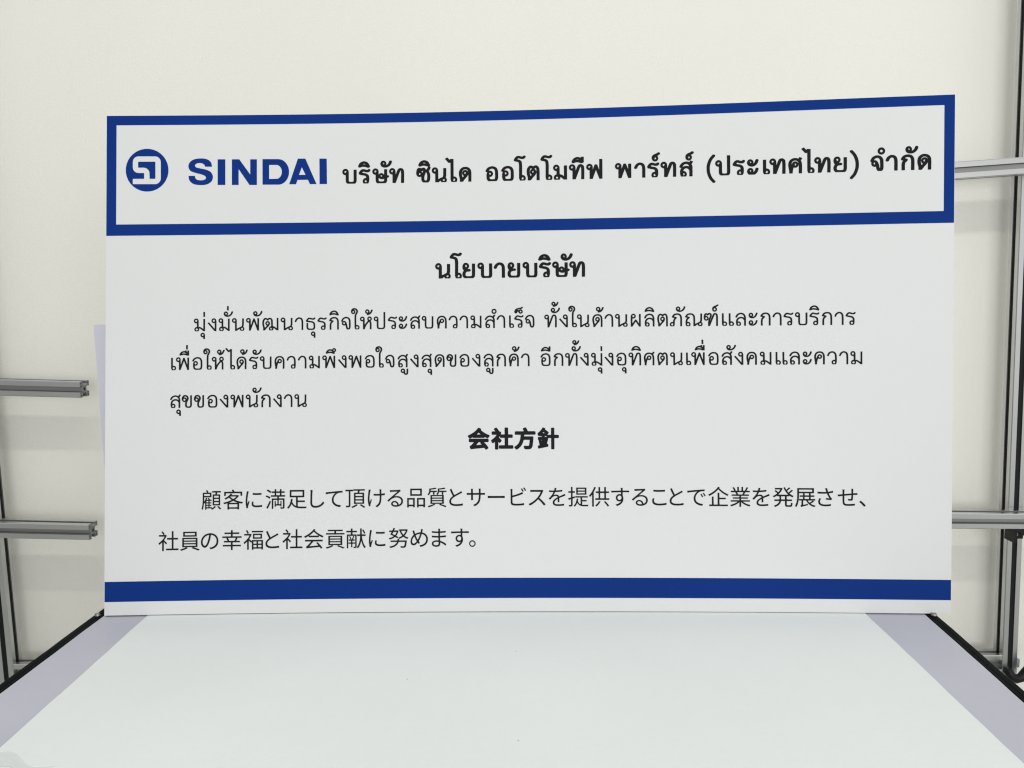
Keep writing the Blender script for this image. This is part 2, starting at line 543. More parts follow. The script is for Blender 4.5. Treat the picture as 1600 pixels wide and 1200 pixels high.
# ------------------------------------------------------------------ lettering: outlines of every sign, in thousandths
GLYPH = {
    "บb": "317,5 276,31 244,64 225,97 211,141 196,229 196,592 119,605 86,618 55,636 31,656 9,680 -13,713 -28,746 -38,790 -39,845 -25,900 -3,944 31,984 75,1016 119,1035 174,1045 229,1041 284,1022 328,994 365,955 385,922 399,889 414,812 414,240 428,163 438,151 482,139 537,133 603,132 669,137 725,152 732,163 746,240 746,966 757,975 768,976 955,975 964,966 964,229 946,130 935,97 924,75 908,53 884,31 834,0 339,0;155,757 185,750 196,757 196,812 207,820 254,823 254,834 245,856 237,867 218,882 196,889 163,886 141,874 125,856 116,834 118,801 130,777",
    "รb": "301,0 290,7 265,39 248,72 237,105 231,138 230,171 234,204 244,237 259,270 279,300 302,325 334,350 389,375 422,383 466,385 476,391 471,446 463,479 455,494 435,512 378,542 224,570 15,619 -18,644 -45,688 -50,710 -45,743 11,842 52,897 92,937 124,963 158,984 191,998 246,1009 301,1007 400,984 499,955 554,949 565,955 598,988 631,1004 675,1011 719,1003 751,985 771,963 780,941 780,908 764,875 730,840 697,812 664,794 631,783 598,776 554,774 499,777 444,785 334,818 268,832 232,798 207,765 213,754 290,737 400,719 455,706 510,683 561,655 618,611 654,567 675,521 688,457 697,358 694,182 680,149 676,116 664,77 651,50 629,17 609,0;432,94 455,90 477,94 499,106 516,127 495,149 477,180 477,226 466,229 444,229 422,222 401,204 389,182 386,149 393,127 411,106",
    "ิb": "631,1096 444,1152 389,1161 334,1165 279,1163 235,1157 92,1109 48,1110 4,1124 -29,1149 -40,1163 -48,1185 -49,1218 -1,1328 26,1377 67,1427 114,1465 191,1509 279,1541 356,1552 422,1548 488,1533 543,1511 595,1482 642,1448 673,1416 705,1372 791,1207 789,1174 781,1152 763,1130 741,1113 719,1101 686,1092 653,1089;463,1328 477,1326 481,1328 444,1354 400,1372 367,1377 323,1367 285,1350 279,1340 267,1339 367,1339",
    "ษb": "317,3 273,29 240,62 220,96 207,140 191,228 191,591 185,595 141,599 108,609 53,638 30,657 1,690 -27,745 -38,789 -39,844 -26,899 -2,945 23,976 53,1002 86,1022 119,1035 152,1043 196,1045 240,1038 273,1027 317,1002 347,976 373,943 396,899 405,866 411,822 409,635 410,624 416,617 449,656 493,686 548,706 603,710 658,699 702,678 746,641 779,592 786,602 786,965 790,973 867,976 999,974 1004,965 1004,569 1010,562 1065,555 1103,536 1120,519 1130,503 1136,470 1127,437 1098,406 1076,394 1006,371 1004,228 983,118 970,85 956,63 936,41 911,21 878,2 867,0 328,0;476,140 548,132 636,131 702,136 763,151 772,162 786,239 786,294 779,300 724,285 669,278 636,278 592,285 526,300 493,314 438,348 416,373 409,360 409,239 423,162 433,151;606,470 625,462 636,470 644,492 643,514 639,525 631,536 614,549 592,555 570,551 549,536 541,525 535,503 537,499;157,756 174,751 185,751 191,756 191,811 196,818 253,822 254,833 245,855 238,866 218,882 196,889 163,886 141,874 125,855 116,833 118,800 130,777",
    "ัb": "202,1091 158,1101 114,1117 70,1139 37,1163 15,1186 -3,1212 -48,1311 -52,1344 -40,1410 -30,1443 -6,1487 36,1531 70,1552 103,1566 136,1573 169,1575 202,1572 235,1563 268,1548 294,1531 336,1487 355,1454 367,1421 374,1388 374,1344 368,1311 356,1278 367,1273 400,1288 433,1311 459,1333 489,1366 516,1410 565,1533 587,1555 609,1568 631,1576 675,1579 719,1566 752,1542 769,1509 771,1476 723,1355 701,1311 669,1267 631,1225 591,1190 554,1163 506,1135 455,1113 400,1096 345,1086 301,1082 257,1084;178,1322 180,1316 191,1317 210,1333 219,1355 219,1377 208,1399 191,1413 169,1420 147,1417 133,1410 133,1399 154,1377",
    "ทb": "207,1 201,9 201,592 196,595 163,596 130,602 75,624 29,658 9,680 -13,713 -34,768 -39,801 -40,834 -35,867 -25,900 5,955 35,988 75,1016 119,1035 163,1044 207,1044 251,1035 295,1016 328,994 350,973 373,944 391,911 402,878 412,823 419,812 419,625 427,605 515,834 545,900 568,944 603,982 636,1004 680,1023 724,1035 768,1038 812,1033 845,1024 878,1010 913,988 955,949 985,900 1000,845 1014,735 1018,515 1009,9 999,0 988,0 801,1 791,9 800,515 799,669 796,724 785,812 777,845 768,857 757,856 722,779 426,9 416,0;155,757 174,751 196,752 201,757 201,812 207,819 254,823 254,834 245,856 237,867 218,882 196,889 163,886 141,874 125,856 116,834 118,801 130,777",
    "ซb": "453,7 409,34 377,64 354,97 335,141 319,207 311,273 311,339 319,405 310,412 266,392 211,381 167,382 134,389 90,407 57,429 24,462 -3,504 -16,537 -24,570 -39,603 -37,702 -27,790 -7,867 9,911 33,955 51,977 79,1000 123,1019 167,1027 211,1027 266,1016 310,998 354,1019 387,1030 431,1037 464,1038 519,1030 544,1021 574,1004 593,988 612,966 641,911 651,901 684,915 701,933 783,1078 816,1098 849,1107 882,1108 922,1098 948,1082 970,1054 977,1032 976,999 904,867 872,823 842,790 880,735 910,669 932,592 944,515 948,416 944,317 926,185 907,119 889,86 863,53 827,25 783,1 475,0;576,152 607,144 629,143 662,149 693,163 700,174 709,207 724,306 730,438 726,504 718,559 703,614 684,658 662,691 640,713 608,614 557,482 539,405 531,350 529,284 540,207 546,185 557,163;179,537 200,535 222,541 244,557 257,581 258,614 249,636 233,653 211,663 189,665 180,658 179,603 170,581 152,559 156,548;395,691 398,685 409,696 435,779 441,823 431,835 409,809 387,795 365,786 325,779 369,735",
    "นb": "207,1 201,9 201,592 196,595 163,596 130,602 75,624 29,658 9,680 -13,713 -27,746 -36,779 -40,812 -39,845 -24,903 -10,933 9,960 49,999 97,1027 141,1041 196,1045 251,1035 306,1010 346,977 380,933 399,889 412,823 419,812 419,240 427,230 702,358 722,372 728,383 756,471 761,966 768,975 790,976 944,976 966,975 977,970 974,460 966,416 936,328 973,284 998,240 1011,196 1015,152 1012,119 1004,86 990,53 969,20 955,4 944,0 647,0 636,3 613,31 595,64 581,100 526,71 438,4 427,0;766,97 790,90 812,92 834,103 849,119 858,141 860,163 853,185 834,207 823,213 735,171 730,163 730,152 735,130 746,112;155,757 174,751 196,752 201,757 201,812 207,819 254,823 254,834 245,856 237,867 218,882 196,889 163,886 141,874 125,856 116,834 118,801 130,777",
    "ไb": "397,3 378,29 360,62 348,95 341,139 326,150 326,1338 320,1347 287,1333 243,1328 210,1334 178,1349 155,1371 -63,1613 -43,1632 -32,1634 -21,1645 -10,1646 12,1667 23,1668 34,1678 45,1679 56,1689 67,1690 89,1709 111,1716 265,1551 353,1622 364,1613 375,1611 386,1601 518,1599 544,1591 544,392 551,385 595,384 639,374 676,359 711,337 745,304 769,271 784,238 797,194 799,139 789,84 769,40 738,0 408,0;546,84 573,80 606,89 627,106 640,128 645,161 640,183 626,205 595,226 573,230 549,227 544,216 544,150 497,139 513,106 529,92",
    "ดb": "35,5 21,31 24,141 21,196 -27,383 -45,493 -50,559 -47,625 -32,713 -12,779 16,834 66,900 134,959 203,999 244,1015 288,1026 376,1037 431,1037 486,1032 541,1022 581,1010 648,977 704,933 752,878 791,812 812,746 823,636 829,526 824,9 816,1 805,0 618,0 607,6 612,460 607,489 597,460 581,427 544,372 395,207 233,1 46,0;216,317 222,314 296,394 298,405 264,427 230,460 208,493 189,537 180,592 182,658 189,662 205,702 222,729 244,755 288,789 343,812 398,820 453,814 511,790 541,769 563,748 585,719 594,713 596,700 597,713 592,735 574,775 545,812 508,843 475,855 420,862 365,860 321,851 288,835 258,812 227,779 205,746 191,713 177,658 169,548 174,493 192,394 211,324;385,537 398,540 417,614 443,647 420,662 387,664 365,655 346,636 337,614 335,592 343,569 361,548",
    "อb": "175,0 164,1 141,12 95,45 62,89 39,144 22,221 15,276 16,496 32,518 46,584 66,628 10,640 -12,652 -34,672 -50,705 -50,727 -46,749 25,859 76,919 131,961 217,1002 307,1027 362,1035 406,1037 461,1035 516,1026 604,998 648,976 676,958 703,934 732,903 758,865 779,826 802,771 815,727 823,650 831,386 830,287 816,177 805,133 792,100 773,67 747,38 714,14 681,0;322,144 395,136 461,135 516,139 571,150 584,155 590,166 603,221 612,287 613,353 605,650 598,705 572,771 538,820 505,842 450,859 406,862 373,860 329,850 285,833 240,804 214,771 186,727 241,735 274,734 318,726 362,707 397,683 429,650 455,606 470,562 475,507 469,463 453,419 424,375 391,342 351,317 296,299 241,295 233,287 242,221 258,166 269,155;240,452 263,450 285,457 305,474 317,496 320,518 315,540 300,562 274,577 252,580 230,575 208,560 196,540 218,518 234,496 234,463",
    "โb": "388,0 370,18 350,51 333,95 322,150 311,161 321,964 314,1129 296,1239 288,1261 278,1271 256,1280 168,1307 36,1330 14,1341 -10,1360 -32,1393 -40,1415 -41,1437 -35,1459 6,1536 47,1596 113,1660 146,1682 179,1699 234,1714 300,1714 399,1695 509,1665 564,1659 602,1701 630,1719 663,1729 707,1728 740,1717 773,1692 787,1668 792,1635 780,1602 740,1554 709,1525 674,1504 641,1492 608,1486 564,1484 520,1486 454,1495 344,1526 278,1539 267,1536 254,1525 216,1481 223,1476 344,1441 402,1415 435,1393 459,1371 476,1349 495,1316 510,1272 522,1217 532,1140 537,1063 539,854 531,392 542,385 586,383 630,372 674,352 707,328 739,293 760,260 773,227 783,183 783,128 774,84 754,40 729,5 718,0;531,84 564,81 586,87 608,102 625,128 630,161 619,194 599,216 575,227 553,230 535,227 529,216 529,150 520,146 482,139 498,106 510,95",
    "ตb": "36,4 21,31 24,141 21,196 -29,394 -44,493 -49,581 -44,680 -32,757 -10,823 25,889 69,946 113,987 157,1011 201,1024 256,1025 300,1016 347,999 399,972 410,973 443,994 487,1014 531,1026 564,1031 597,1031 630,1027 663,1017 695,999 745,955 786,900 819,834 835,768 848,548 844,9 839,1 828,0 641,0 630,3 626,9 630,551 628,526 624,515 619,512 596,438 580,405 558,372 509,313 388,188 243,9 234,1 223,0 47,0;220,306 223,304 300,383 253,416 216,460 198,493 186,526 181,559 180,592 186,636 210,691 245,736 278,763 306,779 310,790 267,832 245,843 214,801 190,750 176,691 170,625 171,537 178,471 194,383 213,317;364,526 388,516 399,522 417,592 440,625 432,637 410,644 388,644 366,635 345,614 336,592 336,570 344,548;617,614 619,607 624,614 627,636 621,724 615,768 608,790 590,823 575,845 564,849 547,834 499,779 544,746 575,713 601,669 610,647",
    "มb": "64,0 33,42 14,86 5,141 10,196 19,229 35,262 53,289 75,313 97,331 130,352 163,365 194,372 196,592 119,605 64,630 18,669 -2,695 -18,724 -36,779 -40,812 -39,845 -32,878 -21,911 -3,944 14,966 49,999 86,1022 130,1038 174,1045 218,1043 262,1031 306,1010 346,977 373,944 394,903 405,867 414,812 414,383 427,375 482,369 538,350 603,315 691,255 701,262 701,273 701,966 713,975 724,976 911,974 919,966 919,9 911,1 900,0 702,0 691,5 570,107 460,183 454,174 453,119 442,75 421,31 405,9 394,0;202,86 229,80 251,83 273,95 284,106 293,119 299,141 299,163 289,185 265,196 207,199 196,207 185,204 177,196 169,185 161,163 163,130 174,108 185,96;155,757 185,750 196,757 196,812 207,820 254,823 254,834 245,856 237,867 218,882 196,889 163,886 141,874 125,856 116,834 118,801 130,777",
    "ีb": "631,1093 444,1151 389,1161 334,1165 279,1163 235,1157 92,1109 48,1110 4,1123 -29,1148 -38,1160 -47,1182 -50,1215 7,1336 48,1397 75,1424 118,1457 158,1481 213,1507 257,1522 301,1533 378,1537 433,1530 477,1519 576,1479 576,1534 587,1541 686,1544 785,1541 794,1534 794,1149 785,1140 739,1138 716,1116 686,1101;402,1336 433,1333 446,1336 411,1352 367,1362 334,1359 302,1347 323,1340",
    "ฟb": "196,5 191,28 191,589 185,594 119,605 75,624 45,644 21,666 -11,710 -33,765 -39,798 -40,831 -30,886 -5,941 21,974 60,1007 97,1027 141,1041 185,1045 229,1041 273,1027 310,1007 339,984 367,952 387,919 400,886 411,820 409,677 416,655 521,941 534,963 559,985 592,998 636,1002 669,995 702,977 724,952 845,630 848,644 851,1348 867,1355 933,1358 1032,1356 1065,1351 1069,1348 1064,39 1060,6 1054,1 1043,0 867,0 856,1 850,6 625,606 405,6 394,0 207,0;162,754 185,750 191,754 191,809 196,820 251,820 254,831 251,842 240,863 228,875 207,886 174,889 152,882 131,864 119,842 116,809 123,787 141,766",
    "พb": "196,5 191,28 191,589 185,594 141,599 108,609 60,633 32,655 11,677 -5,699 -22,732 -33,765 -39,798 -40,831 -36,864 -17,919 -2,945 20,973 53,1002 86,1022 119,1035 163,1044 207,1044 251,1035 292,1018 325,996 350,973 375,941 392,908 403,875 411,820 409,677 416,655 521,941 534,963 560,985 603,1001 647,1001 680,990 713,966 729,941 845,630 849,644 851,974 878,982 955,984 1043,981 1069,974 1064,28 1060,6 1054,1 1043,0 867,0 856,1 850,6 625,606 405,6 394,0 207,0;162,754 185,750 191,754 191,809 196,820 251,820 254,831 251,842 240,863 228,875 207,886 174,889 152,882 131,864 119,842 116,809 123,787 141,766",
    "าb": "494,1 486,9 489,449 482,691 477,724 468,757 454,790 434,823 406,846 382,856 351,863 318,861 285,844 242,812 213,779 151,647 129,625 98,608 54,601 10,608 -12,619 -33,636 -52,669 -56,702 -17,790 17,856 51,900 98,944 153,983 208,1012 263,1031 329,1039 406,1033 483,1012 549,979 594,944 637,889 671,823 692,757 700,691 707,504 704,9 692,0",
    "์b": "136,1073 81,1091 37,1119 -5,1163 -29,1207 -54,1295 -57,1317 -41,1405 -23,1449 -7,1474 20,1504 81,1550 147,1585 246,1616 345,1684 378,1696 411,1699 444,1694 466,1686 490,1669 513,1636 516,1603 504,1570 483,1548 421,1504 327,1449 347,1427 369,1394 383,1361 392,1328 395,1284 392,1251 383,1218 368,1185 346,1152 326,1130 301,1110 268,1091 235,1078 202,1072 169,1070;153,1229 180,1225 202,1231 224,1247 234,1262 240,1284 235,1315 224,1333 202,1349 180,1355 169,1350 157,1284 131,1251 134,1240",
    "สb": "71,0 60,9 36,42 -4,130 -13,218 -15,339 -8,405 8,460 41,526 89,592 82,594 60,591 27,593 5,599 -17,610 -35,625 -50,647 -57,680 -56,702 7,812 38,856 82,901 148,947 214,980 302,1008 368,1017 434,1016 500,1005 555,990 599,972 610,974 671,1076 676,1079 698,1073 709,1065 731,1063 742,1054 753,1053 764,1043 786,1042 797,1032 819,1030 830,1020 841,1018 863,1003 866,999 762,823 788,768 805,724 814,691 820,647 819,9 808,0 621,0 610,0 601,9 602,394 599,405 548,482 522,508 489,527 456,540 423,547 401,548 368,544 335,534 302,519 282,504 261,482 237,449 219,416 208,383 214,376 258,373 291,365 335,346 379,312 412,271 436,218 443,185 445,152 437,97 414,42 390,9 379,0;198,97 225,90 247,94 270,108 285,130 290,163 283,185 269,203 247,216 225,220 210,218 206,207 213,141 209,119;166,669 170,659 214,682 269,702 335,717 390,722 434,722 478,717 533,703 577,688 588,687 590,691 558,757 522,801 500,815 467,830 423,840 390,843 357,838 313,824 247,786 227,768 210,746",
    "(b": "439,-483 397,-471 230,-285 188,-229 160,-185 105,-75 70,13 45,90 6,244 -7,365 -9,541 -5,618 2,684 32,816 87,981 142,1102 181,1168 229,1234 397,1421 439,1433 472,1435 516,1426 538,1414 555,1399 573,1366 577,1322 401,1124 362,1068 327,1003 277,882 237,750 216,640 209,541 210,387 218,288 246,167 294,24 344,-86 392,-163 437,-218 577,-372 574,-383 575,-405 569,-427 560,-443 543,-460 516,-476 494,-483 461,-485",
    "ปb": "317,5 275,31 243,64 225,97 211,141 196,229 196,592 130,602 86,618 41,647 0,691 -28,746 -39,801 -37,856 -21,911 5,955 42,994 86,1022 141,1041 196,1045 251,1035 305,1010 346,977 372,944 394,903 405,867 414,812 414,240 428,163 434,152 460,144 493,137 548,132 647,136 713,151 722,163 736,240 736,1340 746,1350 757,1351 944,1350 954,1340 954,229 939,141 925,97 911,71 887,42 856,18 823,0 339,0;154,757 185,750 196,757 196,812 207,820 254,823 253,834 245,856 236,867 218,882 196,889 163,886 141,874 125,856 117,834 118,801 130,777",
    "ะb": "91,5 38,42 10,75 -13,119 -43,207 -41,234 -29,262 -21,306 -8,339 22,383 59,416 113,444 146,452 179,455 212,453 245,445 278,431 301,416 328,394 347,372 362,350 377,317 389,262 388,218 381,185 384,174 388,174 430,218 460,262 479,306 512,405 529,427 542,438 564,450 586,456 630,458 674,444 696,429 707,416 719,394 723,361 686,251 662,196 635,152 591,97 546,53 509,25 465,0 102,0;186,196 190,193 201,194 220,207 233,229 235,251 227,273 218,284 201,296 179,300 157,295 142,284 166,251;267,537 223,541 179,550 102,579 69,598 36,624 2,669 -14,702 -42,779 -43,801 -16,900 0,933 25,966 48,988 80,1010 113,1024 146,1032 190,1035 223,1031 256,1021 289,1004 322,980 345,955 366,922 380,889 388,856 390,823 382,757 377,745 414,779 456,834 476,878 513,988 532,1010 564,1030 608,1039 652,1034 674,1024 694,1010 707,996 718,977 724,944 687,834 669,790 637,735 594,680 562,647 523,614 454,574 410,558 366,546 322,539;185,779 190,773 201,774 212,780 230,801 235,823 231,845 215,867 201,876 179,880 157,875 146,868 145,856 165,834",
    "เb": "30,1 -5,51 -22,95 -29,139 -44,150 -44,964 -36,975 173,975 174,392 184,385 239,382 294,365 338,339 371,309 404,261 422,216 429,172 427,117 419,84 405,51 371,1;176,84 206,80 228,85 250,99 270,128 275,161 270,183 256,205 228,225 206,230 180,227 174,216 174,150 162,145 127,139 143,106 162,90",
    "ศb": "11,7 7,185 -38,416 -49,515 -51,592 -42,680 -23,757 6,823 44,877 90,922 154,969 220,1000 286,1018 374,1027 462,1023 539,1009 605,985 616,996 671,1082 693,1083 704,1075 715,1074 726,1065 737,1064 748,1054 770,1053 781,1043 792,1042 803,1032 825,1030 836,1020 847,1018 857,1010 863,999 771,856 767,845 798,790 816,735 830,658 839,581 844,405 839,9 836,3 825,0 638,0 627,1 621,9 625,460 616,618 611,548 597,504 571,460 550,436 526,416 473,388 418,376 363,378 306,394 281,317 257,207 245,130 235,9 231,2 22,0;372,537 396,530 418,533 440,546 451,559 459,581 459,603 449,625 429,642 418,647 396,650 374,644 362,636 363,625 377,603 382,581 380,559;171,625 176,618 187,631 210,691 231,723 253,747 279,768 308,784 341,797 374,803 407,805 440,801 473,792 506,777 539,754 568,724 594,682 600,680 605,654 609,669 595,724 579,757 553,790 517,821 484,839 451,847 407,852 363,851 324,845 294,834 261,812 225,779 202,746 188,713 177,669",
    "ยb": "172,0 150,6 117,28 86,56 67,78 46,111 30,144 13,210 10,254 12,298 19,342 31,386 66,463 88,496 108,518 65,573 39,617 24,661 17,705 12,804 25,837 40,895 68,947 106,988 150,1016 205,1035 260,1040 315,1030 370,1005 414,969 446,925 465,881 474,837 474,793 465,749 447,706 424,672 403,650 375,628 370,618 358,617 491,622 535,609 557,595 576,573 585,551 585,518 568,484 546,466 524,455 491,447 359,441 304,421 278,408 255,375 239,331 230,287 228,243 233,210 242,188 256,166 271,152 381,138 513,135 579,141 634,155 656,243 656,969 667,976 700,979 821,979 865,976 874,969 874,232 849,122 836,89 823,67 788,30 755,8 733,0;234,749 260,746 282,753 304,770 316,793 319,826 312,848 293,870 271,882 249,885 227,881 207,870 196,859 216,837 229,815",
    ")b": "68,-483 34,-471 2,-445 -13,-416 -17,-372 159,-174 200,-115 238,-42 283,68 326,211 344,310 351,420 350,574 338,684 304,816 266,926 216,1036 168,1113 123,1168 -17,1322 -13,1366 5,1399 24,1415 46,1427 90,1435 123,1432 163,1421 303,1267 348,1212 400,1135 440,1058 473,981 505,893 528,816 552,717 567,596 569,420 566,343 558,266 528,134 473,-31 440,-108 400,-185 372,-229 331,-284 163,-471 156,-475 145,-475 112,-484",
    "จb": "423,3 379,42 349,92 332,147 302,291 225,280 192,282 159,290 126,304 94,323 71,343 49,368 19,422 6,477 7,532 23,587 16,598 -17,613 -38,631 -52,653 -57,675 -59,697 5,821 38,873 77,917 136,961 203,998 280,1025 346,1037 412,1037 500,1021 577,992 642,950 695,895 736,829 767,752 777,686 785,367 784,257 778,191 771,147 762,114 748,81 731,53 709,29 676,3 665,0 434,0;551,180 555,173 563,224 568,323 560,664 552,719 534,763 514,796 489,825 468,840 434,854 401,862 368,862 335,855 280,829 236,796 212,763 189,719 258,718 313,702 342,686 368,667 409,620 436,565 450,543 492,444 506,389 528,257 544,190;192,444 225,435 258,444 258,455 241,499 244,532 256,554 247,561 225,565 203,561 181,548 168,532 161,510 161,488 170,465",
    "ํb": "137,1075 93,1088 49,1112 15,1141 -17,1180 -37,1218 -50,1262 -55,1317 -50,1361 -35,1405 -11,1449 18,1482 60,1515 104,1536 148,1547 192,1550 236,1545 280,1530 324,1506 357,1477 388,1438 410,1394 422,1350 425,1306 420,1262 407,1218 383,1174 355,1141 315,1108 269,1085 225,1073 181,1070;159,1229 192,1225 225,1235 247,1252 266,1284 270,1317 260,1350 243,1372 214,1390 181,1395 148,1386 126,1371 105,1339 100,1306 109,1273 126,1249",
    "กb": "-7,4 -14,284 -11,350 -1,449 10,504 26,548 53,592 81,625 84,636 26,645 -3,658 -29,680 -45,713 -47,746 -41,779 16,867 40,900 70,933 125,973 202,1007 290,1030 389,1038 477,1031 565,1009 609,990 642,971 696,922 735,867 772,790 791,724 801,559 803,449 799,9 796,3 785,0 598,0 587,2 581,9 584,504 578,669 572,713 561,746 543,784 525,812 505,834 488,844 455,855 389,863 323,856 268,838 235,818 220,801 216,790 323,754 345,743 376,713 385,691 387,669 376,636 357,614 352,603 251,515 234,493 221,460 209,372 205,306 209,9 202,1 191,0 4,0",
    "มn": "108,0 70,42 48,86 38,130 40,185 49,218 66,251 86,278 108,300 133,317 163,331 196,340 229,344 235,350 235,625 229,631 196,627 163,628 108,643 64,670 42,690 24,713 9,741 -1,768 -8,823 1,878 15,911 31,936 59,966 97,992 130,1005 174,1013 218,1010 262,997 297,977 328,950 349,922 361,899 372,867 377,834 375,779 376,350 383,345 427,348 471,342 537,318 614,270 735,181 739,185 740,196 740,966 746,974 768,976 856,976 878,971 878,4 867,0 746,1 636,96 581,138 482,206 449,222 427,228 416,227 411,218 420,185 423,152 420,119 412,86 397,53 383,32 350,0;205,75 240,72 273,84 297,108 308,141 305,174 295,195 240,201 235,207 235,218 229,229 196,221 175,207 159,185 152,163 154,130 163,108 184,86;158,746 174,742 196,742 229,754 235,768 235,812 240,818 264,823 260,845 248,867 229,886 207,896 174,898 152,892 130,877 110,845 106,812 112,790 130,763",
    "ุn": "219,-620 210,-611 209,-479 164,-483 131,-480 98,-470 65,-453 32,-426 13,-402 -4,-369 -14,-336 -18,-292 -13,-259 -2,-226 17,-193 35,-171 65,-147 98,-130 131,-120 175,-117 208,-122 241,-134 268,-149 296,-172 321,-204 337,-237 346,-270 350,-303 350,-611 340,-620 329,-621;128,-358 153,-368 175,-368 197,-361 208,-351 210,-303 234,-292 220,-259 197,-239 175,-232 142,-235 120,-248 103,-270 96,-292 97,-314 109,-340",
    "่n": "-10,1144 -13,1512 0,1521 12,1522 88,1522 122,1519 127,1512 127,1149 122,1141 99,1139 12,1139",
    "งn": "512,3 -25,636 -5,655 6,657 17,668 28,669 50,689 61,691 83,706 89,702 534,183 535,636 490,628 446,628 402,639 365,658 326,691 303,723 288,757 278,801 279,845 286,878 300,911 322,944 347,969 380,991 413,1004 457,1013 501,1010 534,1002 567,987 600,963 626,933 644,903 657,867 663,823 675,812 675,9 666,0 523,0;443,746 468,741 501,747 523,762 535,779 535,812 548,823 545,845 534,866 524,878 501,893 468,899 435,891 413,875 395,845 391,812 397,790 413,765",
    "ัn": "246,1112 169,1128 103,1155 58,1190 26,1235 -12,1322 -13,1377 -7,1410 5,1443 26,1476 48,1499 70,1516 103,1532 136,1541 169,1543 202,1539 235,1529 268,1510 295,1487 312,1465 330,1432 340,1399 343,1366 338,1322 326,1289 306,1256 285,1234 290,1230 301,1230 356,1239 402,1256 455,1287 496,1322 525,1355 543,1381 562,1421 600,1520 620,1539 642,1549 675,1551 697,1544 719,1527 729,1509 735,1487 683,1355 665,1322 642,1289 580,1223 543,1194 503,1168 466,1149 422,1132 334,1113 290,1110;142,1311 147,1305 158,1301 191,1307 212,1322 224,1341 229,1366 225,1388 210,1410 191,1423 158,1429 136,1422 120,1410 105,1388 109,1377 123,1355",
    "่hn": "-10,1624 -13,1959 0,1965 45,1968 99,1967 122,1963 127,1959 127,1629 122,1621 99,1619 12,1619",
    "นn": "251,0 240,9 240,625 229,632 196,627 163,628 108,643 64,670 42,690 24,713 9,741 -1,768 -8,823 1,878 15,911 29,933 64,970 108,997 152,1010 207,1012 251,1001 297,977 333,944 361,900 375,856 380,812 380,174 383,166 482,225 724,336 746,349 758,361 769,383 795,460 801,970 812,976 823,976 933,974 940,966 935,460 930,427 890,317 922,294 950,262 968,229 978,196 983,163 980,119 965,75 945,42 922,16 900,0 691,0 664,20 636,55 620,86 606,141 603,144 548,119 504,94 383,2;768,86 801,81 823,87 845,101 865,130 869,163 863,185 848,207 823,223 801,229 779,224 746,210 727,185 721,163 725,130 746,100;158,746 174,742 196,742 229,754 240,768 240,812 251,820 264,823 260,845 248,867 229,886 207,896 174,898 152,892 130,877 110,845 106,812 112,790 130,763",
    "พn": "240,2 232,17 230,28 229,627 218,630 163,628 108,643 85,655 55,677 20,720 8,743 -3,776 -8,831 4,886 19,919 35,941 69,974 108,997 152,1010 196,1013 240,1005 284,986 317,961 344,930 366,886 378,831 377,798 370,754 372,427 376,446 383,456 562,941 581,962 613,974 637,974 667,963 680,952 693,930 878,434 886,446 887,457 890,974 911,981 955,983 1010,981 1030,974 1025,28 1019,6 1010,0 900,0 891,6 625,715 364,6 350,0;168,743 196,742 228,754 230,809 240,820 262,820 261,842 251,864 229,886 207,896 174,898 152,892 128,875 109,842 107,809 119,777 141,754",
    "ฒn": "80,2 63,20 55,42 62,141 60,196 51,240 17,361 5,427 -9,537 -9,625 1,724 21,801 42,845 62,878 91,916 124,949 157,973 179,984 201,990 234,994 278,991 322,979 377,956 410,934 421,933 454,960 487,977 531,993 575,1002 608,1003 641,999 674,987 708,966 745,933 779,889 803,845 815,801 820,757 829,581 831,339 839,333 894,328 949,305 993,275 1125,170 1128,174 1130,185 1130,977 1147,984 1202,987 1257,983 1270,977 1270,9 1268,3 1257,0 1125,2 998,108 883,198 880,196 879,185 882,130 873,86 852,42 817,2 575,1 546,31 521,75 508,130 511,185 527,229 553,268 586,298 630,321 685,333 691,339 690,548 677,779 667,812 647,845 619,873 597,884 575,879 542,866 476,803 443,789 410,787 377,795 300,856 245,874 234,872 214,856 173,801 152,757 140,713 132,636 130,559 137,482 152,394 201,218 267,290 351,372 352,383 322,397 300,412 263,449 239,493 228,537 230,592 243,636 267,675 300,708 344,734 399,747 454,744 484,735 509,723 550,691 582,647 598,603 605,537 591,493 567,438 528,372 487,324 355,192 190,4 179,0;671,75 707,72 740,86 759,108 769,141 762,150 729,153 707,163 687,185 680,207 674,215 652,205 633,185 623,163 621,141 626,119 639,97 652,85;384,493 399,488 421,486 432,488 443,496 470,570 482,592 466,614 443,629 421,634 388,629 364,614 348,592 342,570 345,537 356,515",
    "าn": "527,4 528,493 521,691 517,724 508,757 489,801 469,834 439,863 395,882 340,892 307,887 274,873 246,856 217,834 186,802 159,757 109,646 65,629 32,631 10,642 -1,652 -12,669 -19,691 40,823 65,863 87,889 131,929 175,961 219,985 274,1004 329,1012 395,1006 450,993 516,963 557,933 594,889 625,834 649,768 660,702 668,504 665,9 659,1 648,0 538,0",
    "ธn": "191,9 136,32 103,55 70,97 52,142 40,197 34,252 35,538 77,560 103,565 136,559 175,538 172,285 176,230 187,175 201,142 213,132 246,120 301,110 389,105 488,110 554,125 578,142 587,164 594,197 600,263 592,428 585,472 576,495 549,527 510,555 466,575 422,584 312,597 48,639 20,659 -6,692 -11,714 -7,736 49,835 92,890 153,945 180,962 213,975 246,982 290,980 389,958 499,928 565,921 587,924 598,930 634,967 653,978 686,984 719,975 732,967 749,945 753,923 748,901 741,890 697,846 653,817 620,807 587,802 499,806 444,816 279,860 257,861 234,846 200,813 180,789 154,747 323,717 455,701 521,685 565,667 609,642 644,615 678,582 707,538 723,494 730,450 738,340 740,263 737,208 725,142 708,96 686,64 653,36 609,15 554,0 235,0",
